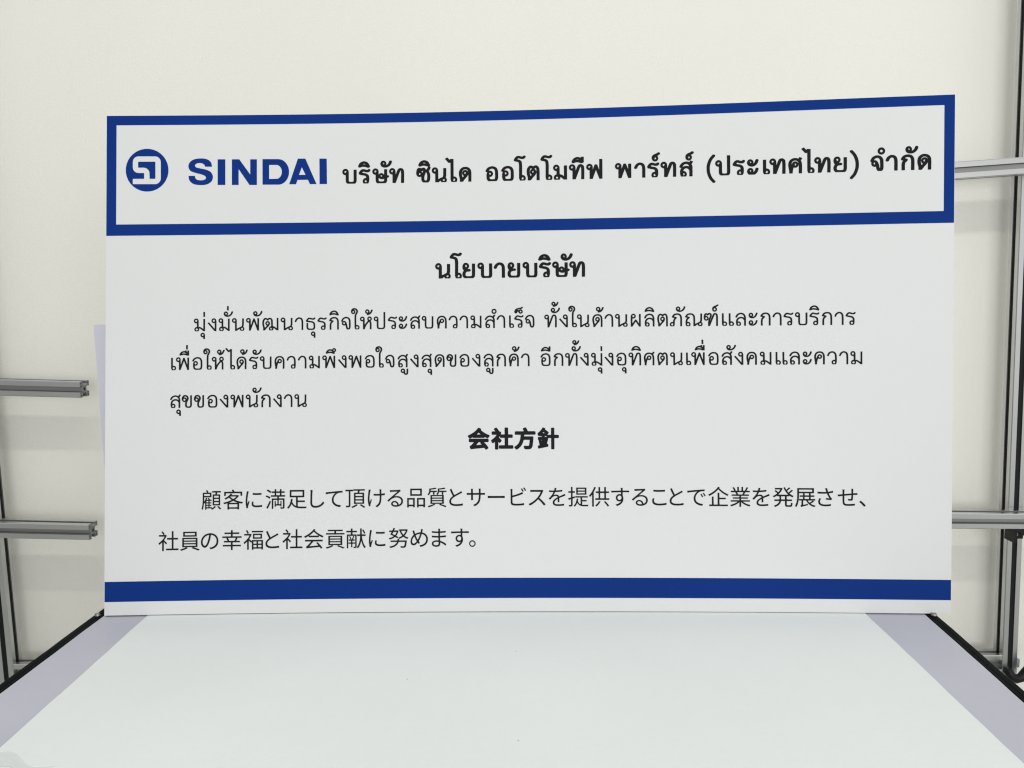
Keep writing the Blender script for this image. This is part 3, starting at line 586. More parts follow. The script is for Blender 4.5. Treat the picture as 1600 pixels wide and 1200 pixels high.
    "รn": "345,1 323,19 301,44 274,94 262,149 263,182 270,215 283,248 305,281 334,310 367,332 400,345 433,352 466,353 510,345 515,347 518,358 511,435 499,490 485,512 458,534 422,555 389,568 235,596 37,641 15,659 -4,688 -11,710 -10,732 47,831 81,877 147,941 202,972 246,982 290,980 389,958 488,928 554,921 576,923 587,929 620,963 642,977 664,983 697,980 719,969 735,952 743,930 741,908 730,889 695,853 668,831 642,817 609,807 576,802 488,806 444,814 279,860 257,861 229,842 196,809 152,743 169,735 268,713 411,688 450,677 488,661 543,630 592,589 624,545 641,501 649,457 657,369 655,182 649,171 647,138 640,105 621,61 596,28 565,1;438,83 466,82 498,94 521,116 531,138 532,156 515,182 515,204 512,215 498,226 477,236 444,238 422,232 398,215 379,182 377,149 389,117 411,94",
    "กn": "37,1 30,9 25,273 28,350 42,471 58,526 81,570 114,610 155,647 136,656 37,671 15,684 4,695 -6,713 -8,746 -5,768 59,867 103,918 156,955 224,984 268,997 323,1006 367,1010 422,1009 466,1004 521,993 565,978 598,961 649,922 693,867 732,790 751,724 757,669 763,504 760,9 752,0 741,0 631,0 620,9 622,548 615,691 609,724 597,757 561,823 542,845 521,861 488,875 455,884 378,890 301,880 235,856 202,833 161,779 169,773 235,754 317,724 340,702 345,691 348,669 340,647 316,614 235,546 206,515 185,471 174,405 166,306 169,6 158,0",
    "ิn": "653,1119 455,1178 411,1186 345,1192 279,1191 224,1183 81,1136 59,1136 26,1147 4,1163 -8,1185 -13,1207 35,1317 59,1362 93,1405 136,1441 191,1476 268,1508 334,1523 367,1525 411,1522 488,1502 565,1464 602,1438 627,1416 669,1361 755,1196 745,1163 730,1145 697,1123 664,1116;530,1284 554,1279 558,1284 532,1324 507,1350 477,1371 444,1387 411,1399 378,1404 334,1401 268,1375 213,1339 183,1306 191,1300 279,1311 367,1311 455,1301",
    "จn": "489,2 456,19 431,37 410,59 390,92 375,136 354,224 335,334 324,340 291,324 247,313 214,312 181,317 148,329 119,345 93,366 73,389 59,411 46,444 37,499 40,532 49,565 78,620 71,623 38,622 12,631 -11,653 -23,686 52,829 74,862 104,896 148,932 203,964 269,992 324,1006 401,1010 467,1000 533,980 599,943 650,895 687,842 719,774 734,719 739,664 747,290 739,191 722,114 707,81 687,55 654,26 621,7 599,0;541,114 557,114 582,136 594,169 604,235 606,378 599,664 592,719 575,763 555,799 533,829 500,857 456,878 412,888 368,890 335,884 269,858 236,838 203,811 169,763 114,653 148,671 181,683 214,688 247,687 280,680 313,666 346,644 370,620 397,576 452,444 467,389 487,268 510,169 522,133;194,433 225,426 247,429 273,444 291,466 279,499 285,543 258,566 236,573 203,571 175,554 158,532 152,510 155,477 170,451",
    "ใn": "355,1 327,29 305,62 291,95 283,139 275,150 271,744 278,1041 284,1118 297,1173 316,1217 366,1294 403,1371 415,1415 409,1459 398,1492 386,1514 366,1536 349,1547 311,1564 278,1572 245,1573 221,1569 234,1558 278,1535 300,1517 321,1492 334,1470 347,1437 353,1382 341,1327 325,1294 308,1272 285,1250 256,1232 234,1222 201,1214 157,1213 124,1219 91,1233 58,1256 33,1283 14,1314 -9,1393 -6,1470 3,1514 17,1547 47,1592 88,1635 135,1667 179,1684 234,1693 278,1693 333,1685 388,1666 443,1637 476,1611 503,1580 528,1536 544,1492 553,1448 555,1415 546,1360 531,1321 496,1250 440,1162 428,1129 422,1096 412,821 414,359 415,348 421,344 476,353 531,346 564,334 597,315 630,284 654,249 668,216 677,172 676,128 663,80 641,40 608,4 597,0;462,73 498,73 525,84 548,106 562,139 562,172 547,205 523,227 498,237 476,239 454,235 422,216 415,205 415,161 410,150 399,150 400,128 412,106 432,86;165,1327 190,1328 212,1338 231,1360 238,1382 237,1404 228,1426 212,1442 190,1452 157,1451 133,1437 130,1382 120,1360 135,1340",
    "หn": "240,1 235,9 235,625 229,631 174,627 119,639 75,661 52,680 31,704 18,724 3,757 -8,812 -2,867 9,899 21,922 53,961 90,988 141,1008 185,1013 229,1008 280,988 317,961 349,922 369,878 377,834 375,394 383,379 465,493 540,581 591,636 596,647 593,658 594,680 613,713 598,735 583,768 574,801 572,834 581,889 596,922 611,944 630,966 658,988 691,1005 724,1015 757,1018 790,1016 823,1007 856,992 890,966 917,933 938,889 947,845 944,790 933,757 922,735 889,693 841,658 868,625 892,581 909,537 917,493 915,9 911,2 790,0 779,2 775,9 777,482 771,515 756,548 735,579 724,583 669,528 600,449 540,372 496,306 472,262 447,207 372,3 361,0;158,746 174,742 196,742 229,754 235,768 235,812 240,818 264,823 260,845 248,867 229,886 207,896 174,898 152,892 130,877 110,845 106,812 112,790 130,763;749,757 779,758 801,768 822,790 834,823 829,856 816,878 790,898 768,904 736,900 715,889 696,867 688,845 688,812 698,790 720,768",
    "้n": "191,1123 158,1131 139,1145 130,1156 123,1178 126,1200 131,1211 128,1222 81,1240 48,1264 17,1299 0,1332 -11,1376 -10,1431 -1,1464 8,1486 37,1526 59,1545 92,1566 125,1577 158,1583 191,1582 224,1575 253,1563 279,1547 318,1508 334,1481 345,1453 353,1398 353,1354 345,1309 378,1339 404,1376 477,1536 503,1552 532,1559 565,1553 587,1538 598,1524 610,1497 534,1332 510,1292 479,1255 416,1200 345,1158 290,1139;159,1332 181,1332 207,1343 220,1387 238,1409 232,1431 214,1453 202,1461 180,1468 147,1465 126,1453 108,1431 102,1409 102,1387 114,1360 136,1340",
    "ปn": "394,6 339,27 300,53 271,86 254,130 235,229 235,625 229,631 196,627 163,628 119,639 75,661 41,691 12,735 -6,790 -6,845 5,889 29,933 59,966 97,992 141,1008 196,1013 240,1005 284,986 322,955 341,933 360,900 372,867 377,834 375,240 388,163 396,141 416,128 449,117 493,109 548,105 658,109 702,118 739,130 754,141 759,152 775,240 775,1340 779,1348 790,1350 911,1348 915,1340 915,229 899,141 889,108 867,70 836,42 790,18 735,1 427,0;157,746 174,742 196,742 229,754 233,757 235,768 235,812 240,819 264,823 260,845 251,863 238,878 218,892 185,899 152,892 130,877 110,845 106,812 112,790 130,763",
    "ะn": "157,7 102,34 76,53 54,75 28,119 -5,207 6,284 17,317 36,350 69,384 102,405 135,417 168,423 201,422 234,415 267,400 292,383 315,361 337,328 351,295 357,262 357,229 343,174 325,141 295,108 300,106 344,115 388,134 421,159 457,196 482,229 502,262 553,406 586,427 619,432 652,422 671,405 687,372 632,218 608,176 574,130 533,86 498,56 443,22 388,1 179,0;157,185 179,181 201,185 223,198 238,218 244,251 237,273 223,292 201,305 168,308 146,299 130,284 118,262 130,240 146,196;223,569 157,587 101,614 58,651 44,669 26,702 -6,790 2,823 5,856 14,889 31,922 58,955 91,979 124,994 157,1002 190,1003 223,998 256,986 288,966 311,945 329,922 346,889 355,856 358,823 352,779 340,746 322,718 297,691 311,687 355,698 388,714 421,739 459,779 484,812 503,845 554,988 586,1007 608,1012 641,1007 669,988 681,966 684,944 638,812 622,779 597,740 564,698 531,664 498,636 466,614 399,584 355,572 311,566 267,565;151,768 179,761 201,765 223,778 234,791 243,812 241,845 228,867 212,880 190,888 168,888 145,878 124,856 119,845 120,834 129,823",
    "สn": "115,3 93,21 67,53 50,86 35,130 26,218 24,317 28,383 44,449 77,515 115,567 162,614 214,648 280,675 357,692 423,695 478,688 522,677 566,661 632,625 641,636 634,680 612,735 586,779 559,812 529,834 489,853 434,867 390,870 357,867 313,855 269,836 229,812 201,790 181,766 104,635 82,624 60,619 27,622 5,634 -8,647 -18,669 -20,691 57,823 94,867 149,911 225,952 291,976 368,990 401,990 456,985 544,963 588,944 621,926 709,1067 731,1062 742,1054 753,1053 764,1043 786,1041 797,1031 808,1029 831,1010 719,823 742,779 765,724 774,691 781,647 780,9 775,1 654,0 643,3 640,9 641,405 584,493 552,526 522,544 489,559 445,571 412,575 368,572 317,559 280,542 247,516 209,471 183,427 171,394 165,350 165,339 170,335 203,342 236,343 291,331 335,307 371,273 398,229 412,174 410,119 390,65 357,21 335,3 324,0 126,0;199,86 225,81 258,89 280,106 295,130 299,163 293,185 278,207 247,226 225,229 203,226 181,214 172,207 168,196 174,141 168,108 181,96",
    "บn": "394,6 339,27 300,53 272,86 254,130 235,229 235,625 229,631 174,627 119,639 75,661 52,680 32,702 7,746 -7,801 -5,856 15,911 47,955 86,986 130,1005 174,1013 218,1010 262,997 306,970 339,936 365,889 377,834 375,779 375,240 391,152 396,141 411,130 471,113 548,105 636,106 702,115 735,124 757,135 769,152 783,229 785,966 790,973 812,976 900,976 922,972 925,966 925,229 906,130 889,87 867,60 834,34 790,14 746,1 427,0;158,746 174,742 196,742 229,754 235,768 235,812 240,818 264,823 260,845 248,867 229,886 207,896 174,898 152,892 130,877 110,845 106,812 112,790 130,763",
    "คn": "55,1 50,9 49,130 45,196 4,394 -7,482 -12,559 -10,625 1,702 20,768 39,812 76,867 132,924 198,968 264,994 352,1009 451,1007 528,993 597,966 630,944 660,918 714,856 750,790 768,724 780,625 786,526 780,9 770,0 759,0 649,0 640,9 646,526 632,691 626,724 615,757 597,790 571,823 549,845 517,867 462,884 385,890 319,883 286,873 264,862 209,819 170,768 154,735 144,702 129,614 129,526 132,493 140,471 143,468 167,526 219,636 233,680 252,713 275,739 308,763 341,778 374,786 429,786 473,773 517,746 548,713 571,669 582,625 581,581 570,537 553,504 525,471 495,449 451,429 418,423 374,424 330,436 286,457 248,339 219,218 207,141 196,9 187,0;390,537 418,538 440,549 459,570 468,592 466,625 455,647 429,667 407,674 385,672 363,663 345,647 334,625 344,581 341,570 363,547",
    "วn": "395,1 364,28 346,50 328,83 317,116 312,149 313,182 320,215 333,248 351,276 373,301 395,319 426,336 461,348 494,353 527,352 560,345 564,347 567,358 567,534 558,677 543,743 513,809 483,847 439,873 406,884 373,890 340,890 318,887 280,875 241,856 208,834 186,813 158,765 113,655 100,644 65,630 31,633 10,643 -3,655 -10,666 -16,688 -17,699 39,831 65,874 87,899 131,935 197,974 263,998 329,1010 395,1008 472,991 538,963 571,941 593,922 615,897 637,864 673,787 692,721 701,644 708,468 705,171 698,160 693,116 681,81 655,39 615,1;488,83 516,82 548,94 571,116 581,138 584,160 565,171 565,204 562,215 548,226 527,236 494,238 472,232 448,215 429,182 427,149 439,117 461,94",
    "ํn": "137,1108 93,1123 60,1144 28,1174 5,1206 -11,1240 -21,1284 -22,1328 -17,1361 0,1405 21,1438 49,1467 82,1491 115,1506 159,1516 203,1517 236,1512 280,1495 313,1474 340,1449 364,1416 380,1383 391,1339 392,1295 387,1262 372,1218 351,1185 324,1155 291,1131 258,1115 214,1104 170,1103;166,1218 203,1218 236,1231 266,1262 278,1295 277,1328 264,1361 236,1389 203,1402 170,1403 137,1391 106,1361 93,1328 92,1295 104,1262 126,1237 148,1224",
    "เn": "74,2 47,29 25,62 11,95 3,139 -5,150 -3,975 129,975 135,964 135,348 140,344 184,352 228,351 272,339 305,323 342,293 368,260 388,216 397,172 396,128 382,77 360,38 327,3 316,0;182,73 217,73 245,84 268,106 282,139 282,172 267,205 243,227 217,237 195,239 173,235 142,216 135,205 135,150 118,139 125,117 140,96 162,80",
    "็n": "452,1101 408,1117 364,1151 342,1180 320,1229 276,1282 243,1213 210,1169 177,1139 155,1127 122,1120 100,1121 67,1132 43,1147 19,1169 4,1191 -6,1213 -10,1235 -11,1268 2,1334 28,1389 67,1442 111,1483 155,1510 210,1533 309,1560 485,1583 516,1598 578,1642 606,1648 639,1643 659,1631 672,1615 679,1598 679,1576 672,1561 661,1547 584,1492 551,1476 507,1464 375,1449 331,1440 254,1418 214,1400 221,1395 254,1403 298,1404 331,1397 353,1388 364,1389 390,1411 419,1428 452,1439 496,1443 540,1435 573,1422 604,1400 625,1378 651,1334 663,1279 657,1224 638,1180 606,1142 562,1113 540,1105 507,1098;475,1213 496,1211 518,1218 537,1235 548,1257 548,1279 540,1301 529,1314 507,1326 485,1329 463,1323 449,1312 435,1290 432,1257 436,1246 452,1225",
    "ทn": "251,0 240,9 240,625 229,632 174,627 119,639 75,661 52,680 31,704 18,724 3,757 -8,812 -2,867 9,899 21,922 47,955 86,986 130,1005 174,1013 229,1008 273,992 311,966 341,933 355,911 369,878 379,823 380,394 383,386 551,823 591,911 613,944 636,967 669,987 702,1000 735,1008 768,1010 801,1007 834,997 873,977 900,957 922,935 948,889 963,834 975,735 979,515 970,9 966,2 845,0 834,2 830,9 839,515 835,724 825,812 813,856 794,878 768,890 746,886 724,870 686,790 390,20 372,0;158,746 174,742 196,742 229,754 240,768 240,812 251,820 264,823 260,845 248,867 229,886 207,896 174,898 152,892 130,877 110,845 106,812 112,790 130,763",
    "้hn": "166,1608 144,1613 119,1630 106,1652 104,1674 107,1685 56,1714 34,1732 10,1762 -6,1795 -15,1839 -10,1894 8,1938 34,1972 78,2003 100,2012 133,2019 188,2017 232,2001 272,1971 304,1927 319,1883 326,1806 331,1802 365,1850 423,1971 430,1978 452,1990 485,1996 518,1987 538,1971 550,1949 553,1927 484,1784 461,1751 431,1718 375,1673 309,1636 254,1620 177,1606;124,1806 144,1798 155,1797 181,1806 189,1839 205,1861 198,1883 177,1901 166,1905 144,1906 122,1897 108,1883 99,1861 100,1839 111,1817",
    "ดn": "79,6 60,31 63,141 60,196 12,383 -6,493 -11,559 -8,625 2,691 20,757 45,812 90,875 145,927 203,966 277,995 365,1009 453,1008 541,993 607,966 667,922 717,866 755,801 774,735 788,581 791,471 783,4 772,0 662,0 651,1 645,9 650,526 639,691 635,724 625,757 591,812 563,842 541,859 519,871 486,881 409,890 365,888 321,881 288,869 255,850 221,823 189,787 167,752 151,713 140,669 132,614 129,570 131,526 152,394 194,240 200,231 261,306 360,416 310,435 288,449 263,471 232,515 214,570 214,625 230,680 259,724 299,759 332,775 365,785 398,788 431,785 486,767 518,746 541,724 564,691 579,658 592,581 561,471 541,431 508,383 359,218 198,9 189,1 178,0 90,0;361,537 376,530 398,526 420,529 436,537 454,603 467,625 457,647 442,661 420,671 387,673 354,658 335,636 327,614 328,581 338,559",
    "ผn": "18,0 11,6 5,28 5,842 7,846 23,853 40,901 65,941 106,979 128,992 161,1005 216,1013 271,1005 304,991 326,978 365,941 392,897 407,842 405,787 392,743 370,705 337,670 293,643 249,630 205,627 150,638 145,633 145,270 150,259 337,534 359,551 392,560 425,554 453,534 634,268 645,259 645,974 667,981 711,983 766,981 785,974 785,28 777,3 766,0 667,0 656,1 650,6 403,369 392,377 139,5 128,0;198,743 227,742 260,755 281,776 293,809 291,842 281,864 258,886 227,898 194,896 172,886 158,875 144,853 145,787 149,776 172,754",
    "ลn": "115,3 75,42 50,86 35,130 25,240 26,361 36,427 64,493 100,548 148,602 192,635 258,668 324,687 401,695 478,688 522,677 566,661 632,625 640,636 636,669 619,724 600,768 577,807 555,834 533,852 500,869 456,883 412,890 368,889 313,875 258,850 216,823 193,801 177,779 105,647 93,639 71,632 49,629 16,638 2,647 -14,669 -20,702 46,823 86,878 115,906 148,930 225,972 313,1002 368,1010 401,1010 456,1006 500,997 544,984 588,965 621,946 651,922 698,868 720,832 742,786 774,691 781,614 780,9 775,1 764,0 654,0 643,3 640,9 641,405 584,493 552,526 515,548 478,563 434,573 401,575 357,570 313,557 280,542 246,515 209,471 183,427 169,383 165,339 170,335 203,342 236,343 280,335 324,315 368,277 398,229 411,185 411,130 395,75 368,33 335,3 324,0 126,0;199,86 225,81 258,89 280,106 295,130 299,163 293,185 278,207 247,226 225,229 203,226 181,214 172,207 168,196 174,141 168,108 181,96",
    "ตn": "80,6 60,31 63,141 60,196 12,383 -3,482 -10,559 -8,647 3,735 21,801 54,867 91,919 124,954 157,978 201,995 245,998 289,990 347,966 399,932 410,929 438,955 465,972 509,991 542,1000 575,1004 608,1002 641,994 663,983 709,944 750,889 783,823 796,768 809,548 805,9 795,0 784,0 674,1 665,9 670,493 667,603 659,735 652,779 632,823 597,872 586,882 575,883 531,865 465,793 443,783 415,779 399,768 391,779 377,782 355,793 289,856 256,872 234,878 201,845 172,801 152,757 141,713 132,636 130,559 137,482 152,394 197,229 201,224 267,301 358,394 308,416 267,448 234,492 217,537 212,592 221,636 241,680 278,723 322,751 377,767 432,765 487,747 533,713 566,669 583,625 591,559 560,449 544,416 523,383 476,328 359,207 198,9 190,1 179,0 91,0;365,515 399,506 421,509 435,515 456,592 466,603 466,614 454,631 432,647 410,653 377,650 352,636 334,614 327,592 329,559 344,532",
    "ภn": "59,0 37,20 15,50 2,75 -8,108 -13,141 -12,174 4,229 23,262 41,284 70,309 103,327 136,338 169,343 235,338 246,438 262,504 291,559 354,636 301,649 202,665 175,680 158,702 151,757 228,878 268,922 301,946 334,964 400,989 488,1007 576,1010 664,999 736,977 763,964 796,943 839,900 876,845 906,779 923,713 932,559 934,449 928,4 917,0 807,0 796,1 790,9 792,548 785,691 779,724 767,757 731,823 697,857 664,873 631,882 587,889 543,890 466,881 400,859 363,834 323,779 323,767 400,749 499,718 521,702 532,686 537,669 534,647 516,614 424,515 402,482 393,460 382,405 374,306 375,163 372,130 362,86 347,53 323,20 301,0;156,75 180,71 213,78 238,97 256,130 235,163 234,207 220,218 202,226 169,228 147,222 125,207 114,193 105,174 102,141 107,119 125,93",
    "ณn": "92,6 70,29 53,53 38,86 30,119 25,152 25,295 28,361 45,471 67,537 81,562 103,592 163,647 136,655 37,671 26,677 7,691 -1,702 -8,724 -8,746 -5,768 44,845 76,889 107,922 169,962 236,988 323,1006 400,1010 488,1000 565,978 620,947 664,906 693,867 723,812 744,757 753,713 763,504 763,170 851,223 1071,333 1093,347 1108,361 1125,394 1150,460 1155,966 1159,974 1170,976 1269,976 1291,972 1295,966 1290,460 1285,427 1241,317 1280,286 1307,251 1326,207 1333,152 1327,108 1315,75 1295,42 1263,9 1247,0 1038,0 1014,20 987,53 970,86 956,130 950,134 873,89 763,2 631,0 620,9 623,504 617,669 609,724 597,757 575,801 552,834 532,854 510,867 477,879 433,887 389,890 312,882 268,870 236,856 202,833 161,779 169,773 323,727 349,702 357,680 354,658 349,647 331,625 325,614 232,537 202,502 182,449 167,339 169,337 224,343 268,337 317,317 359,284 391,240 407,196 413,141 402,86 389,57 372,31 345,3 334,0 103,0;196,75 224,71 257,80 279,97 296,130 298,163 291,185 275,207 246,225 224,229 202,227 180,218 166,207 165,152 145,130 147,119 169,90;1119,86 1148,81 1172,86 1191,97 1202,108 1215,130 1219,163 1213,185 1198,207 1170,225 1148,229 1137,226 1093,205 1077,185 1071,163 1075,130 1093,102",
    "ฑn": "338,0 330,9 327,218 330,306 341,394 365,515 376,537 373,548 382,553 426,658 475,790 480,823 474,856 465,878 449,900 426,900 404,890 360,838 349,830 327,821 283,817 250,829 206,871 195,877 182,878 166,845 150,790 162,786 217,786 250,778 293,757 327,729 354,691 369,658 377,614 377,559 367,537 368,526 360,520 353,504 327,471 294,443 261,426 228,416 184,412 151,416 118,426 95,438 65,460 44,482 17,526 7,559 1,592 -5,603 -2,724 5,779 32,878 50,922 63,943 96,977 140,995 173,1000 217,996 261,984 294,965 321,988 349,1004 382,1014 426,1021 470,1019 514,1007 546,988 567,966 595,922 611,878 620,834 618,790 599,724 503,482 488,427 492,411 666,834 701,911 723,945 745,966 778,986 811,998 844,1004 888,1005 921,999 954,987 987,969 1028,933 1054,889 1068,834 1080,735 1084,515 1075,9 1064,0 1009,0 943,1 935,9 944,515 940,724 930,812 919,856 911,867 899,876 866,885 841,878 831,867 821,845 480,20 459,0;151,537 173,528 206,528 229,537 252,559 262,581 263,614 250,643 228,663 206,672 173,672 151,663 136,647 135,603 121,581 122,570 137,548",
    "์n": "136,1106 92,1121 48,1151 19,1185 -3,1229 -11,1262 -17,1317 -4,1394 12,1438 35,1471 59,1495 101,1526 147,1553 180,1567 268,1594 378,1666 411,1672 444,1663 465,1647 476,1625 477,1603 474,1592 459,1570 345,1493 312,1478 255,1460 290,1439 314,1416 338,1383 353,1350 361,1317 362,1273 353,1229 338,1196 323,1174 301,1150 253,1119 224,1108 191,1103;158,1218 191,1218 213,1227 235,1247 247,1273 247,1306 238,1328 218,1350 191,1362 158,1362 132,1350 120,1295 106,1273 107,1262 121,1240 136,1227",
    "แn": "74,2 47,29 25,62 11,95 3,139 -5,150 -3,975 129,975 135,964 135,348 140,344 184,352 228,351 272,339 305,323 342,293 368,260 388,216 397,172 396,128 382,77 360,38 327,3 316,0;591,1 562,29 540,62 526,95 518,139 510,150 510,964 514,975 646,975 650,964 651,348 657,344 701,353 745,351 789,339 822,322 855,295 883,260 903,216 912,172 911,128 900,84 876,40 844,5 833,0;182,73 217,73 245,84 268,106 282,139 282,172 267,205 243,227 217,237 195,239 173,235 142,216 135,205 135,150 118,139 125,117 140,96 162,80;697,73 734,73 760,84 783,106 797,139 797,172 782,205 758,227 734,237 712,239 690,235 657,216 650,205 650,150 633,139 640,117 656,95 679,79",
    "ืn": "620,1126 455,1178 400,1188 334,1192 279,1191 224,1183 81,1136 59,1136 26,1146 6,1160 -7,1180 -14,1204 42,1325 78,1380 125,1422 191,1460 246,1482 312,1497 367,1500 422,1493 430,1501 430,1534 444,1542 554,1542 565,1539 570,1534 571,1435 609,1404 615,1413 615,1534 620,1539 642,1543 741,1542 755,1534 755,1149 752,1143 741,1140 693,1138 675,1128 642,1120;497,1292 521,1286 531,1292 510,1319 499,1325 433,1325 430,1358 422,1368 389,1376 356,1380 312,1374 257,1354 213,1328 187,1303 191,1300 257,1309 345,1312 433,1305",
    "่kn": "-10,1624 -13,1959 0,1965 45,1968 99,1967 122,1963 127,1959 127,1629 122,1621 99,1619 12,1619",
    "อn": "285,0 208,16 175,29 147,45 121,67 104,89 79,144 57,243 53,364 55,496 67,507 70,551 85,595 109,633 142,665 175,685 219,700 263,703 307,696 351,677 384,652 417,610 437,562 443,507 432,452 417,419 395,390 373,369 340,347 307,334 274,328 241,328 197,335 193,331 197,254 217,166 229,144 245,133 285,122 351,112 417,107 483,108 527,112 582,123 608,133 620,144 626,155 641,210 651,287 652,386 643,661 638,705 626,742 608,782 587,815 569,837 549,853 516,870 483,880 450,887 406,890 362,886 307,873 263,856 229,837 208,819 186,793 109,675 87,664 65,659 43,660 10,675 -1,687 -10,705 -10,738 54,838 87,881 131,923 186,956 263,987 340,1005 428,1009 505,999 549,988 597,969 636,947 665,925 696,892 719,859 744,815 766,760 778,716 783,672 792,353 788,254 774,166 757,111 728,67 692,36 648,16 582,0;217,452 241,442 274,443 296,453 316,474 326,496 328,529 318,554 296,577 274,587 241,588 209,573 190,551 182,529 183,507 195,496 195,474 203,463",
    "ไn": "441,5 417,29 395,62 381,95 373,139 365,150 364,1420 353,1416 298,1371 276,1359 254,1355 232,1357 199,1374 -27,1624 -21,1635 1,1655 12,1657 34,1678 45,1679 67,1698 78,1700 89,1692 254,1509 265,1509 375,1599 474,1600 496,1597 505,1591 505,348 518,346 562,353 606,350 650,336 687,315 722,282 749,240 764,194 768,150 762,106 749,70 727,34 694,1 452,0;552,73 584,72 617,85 639,107 652,139 652,172 637,205 617,225 584,238 551,237 529,228 512,216 505,205 505,150 488,139 495,117 511,95 529,82",
    "ึn": "620,1116 455,1176 411,1186 345,1192 290,1192 224,1183 81,1136 59,1136 26,1146 4,1162 -9,1185 -13,1207 39,1317 73,1372 117,1416 180,1457 257,1488 301,1497 334,1500 411,1494 455,1484 499,1469 536,1526 576,1560 598,1571 631,1580 686,1581 719,1572 745,1559 773,1537 792,1515 807,1490 818,1460 823,1427 821,1394 807,1350 776,1306 741,1279 697,1260 693,1251 723,1196 700,1141 686,1128 664,1117 642,1111;518,1284 522,1284 517,1295 501,1317 466,1347 411,1370 356,1380 312,1377 268,1362 224,1337 190,1306 202,1302 279,1311 367,1312 444,1303;651,1372 675,1373 692,1383 701,1394 709,1416 706,1438 697,1452 686,1461 664,1469 642,1466 631,1459 620,1448 612,1427 613,1405 620,1392 631,1381",
    "ูn": "373,-597 318,-582 296,-571 271,-553 252,-531 239,-509 219,-451 208,-448 153,-453 98,-440 76,-430 47,-410 10,-367 -7,-333 -16,-300 -18,-267 -14,-234 -4,-201 13,-168 32,-144 65,-117 93,-102 120,-93 153,-87 186,-88 219,-95 252,-109 275,-124 300,-146 330,-190 344,-234 350,-278 348,-377 361,-443 373,-469 384,-476 406,-480 428,-476 437,-465 449,-399 450,-113 472,-105 516,-103 571,-106 590,-113 590,-410 575,-487 563,-520 538,-554 494,-582 439,-598 406,-600;137,-333 153,-338 175,-338 197,-331 208,-322 211,-267 226,-245 219,-227 197,-209 175,-202 142,-205 115,-223 101,-245 96,-278 103,-300 120,-322",
    "ขn": "426,4 371,24 327,52 309,70 293,92 275,136 260,224 257,301 265,378 285,455 285,466 239,454 195,453 151,462 118,476 86,499 63,523 43,554 30,587 8,609 -5,631 -1,752 13,818 52,892 101,950 151,985 184,998 217,1006 261,1011 294,1010 327,1006 360,996 404,975 437,953 466,928 492,899 516,862 535,807 542,752 540,697 533,664 522,631 430,444 412,400 399,323 399,246 410,169 418,147 427,136 459,121 492,113 525,110 569,114 613,128 635,144 647,180 657,246 655,972 668,978 701,981 756,981 789,976 795,972 795,400 798,279 788,180 772,114 755,81 723,48 688,26 646,9 613,0 448,0;173,576 195,568 228,568 250,578 272,600 281,620 283,653 272,680 250,702 228,712 195,712 163,697 145,675 137,653 139,620 151,595;392,686 401,708 402,730 401,763 394,796 385,818 371,838 330,873 305,886 283,891 239,887 206,871 171,829 250,824 283,813 315,796 338,778 361,752 381,719",
    "ีn": "620,1126 455,1178 400,1188 334,1192 279,1191 224,1183 81,1136 59,1136 26,1146 6,1160 -7,1180 -14,1204 43,1325 79,1380 100,1402 136,1431 213,1475 268,1496 312,1506 345,1510 400,1507 455,1496 510,1476 565,1447 609,1414 615,1424 615,1534 620,1539 664,1544 741,1542 755,1534 755,1149 752,1143 741,1140 693,1138 675,1128 642,1120;497,1292 532,1284 536,1292 521,1316 499,1339 469,1358 433,1375 400,1385 367,1390 323,1385 278,1369 224,1337 187,1303 191,1300 257,1309 345,1312 433,1305",
    "ศn": "55,1 50,9 49,130 45,196 4,394 -9,504 -13,581 -6,658 10,735 30,790 63,845 110,896 165,939 220,969 275,987 363,999 462,995 550,976 616,945 627,947 704,1067 715,1072 726,1072 737,1064 748,1063 759,1053 770,1053 781,1042 792,1041 803,1031 814,1029 824,1021 827,1010 724,845 751,801 773,746 787,680 800,581 805,405 800,9 792,1 781,0 671,0 660,8 665,405 663,526 649,661 638,713 626,746 607,779 583,807 554,834 528,851 495,865 462,874 385,880 319,873 264,852 209,811 187,788 166,757 142,691 128,603 130,515 134,482 140,471 143,468 169,526 217,614 231,661 255,702 275,724 308,748 341,763 374,771 429,771 473,758 512,735 545,702 570,658 581,614 582,570 571,526 555,493 528,459 495,434 451,414 407,407 363,411 319,426 286,446 279,438 257,372 224,240 208,152 196,9 187,0;374,526 396,521 425,526 444,537 462,559 468,581 465,614 451,636 429,652 407,659 374,654 352,640 335,614 343,581 341,559 345,548 356,537",
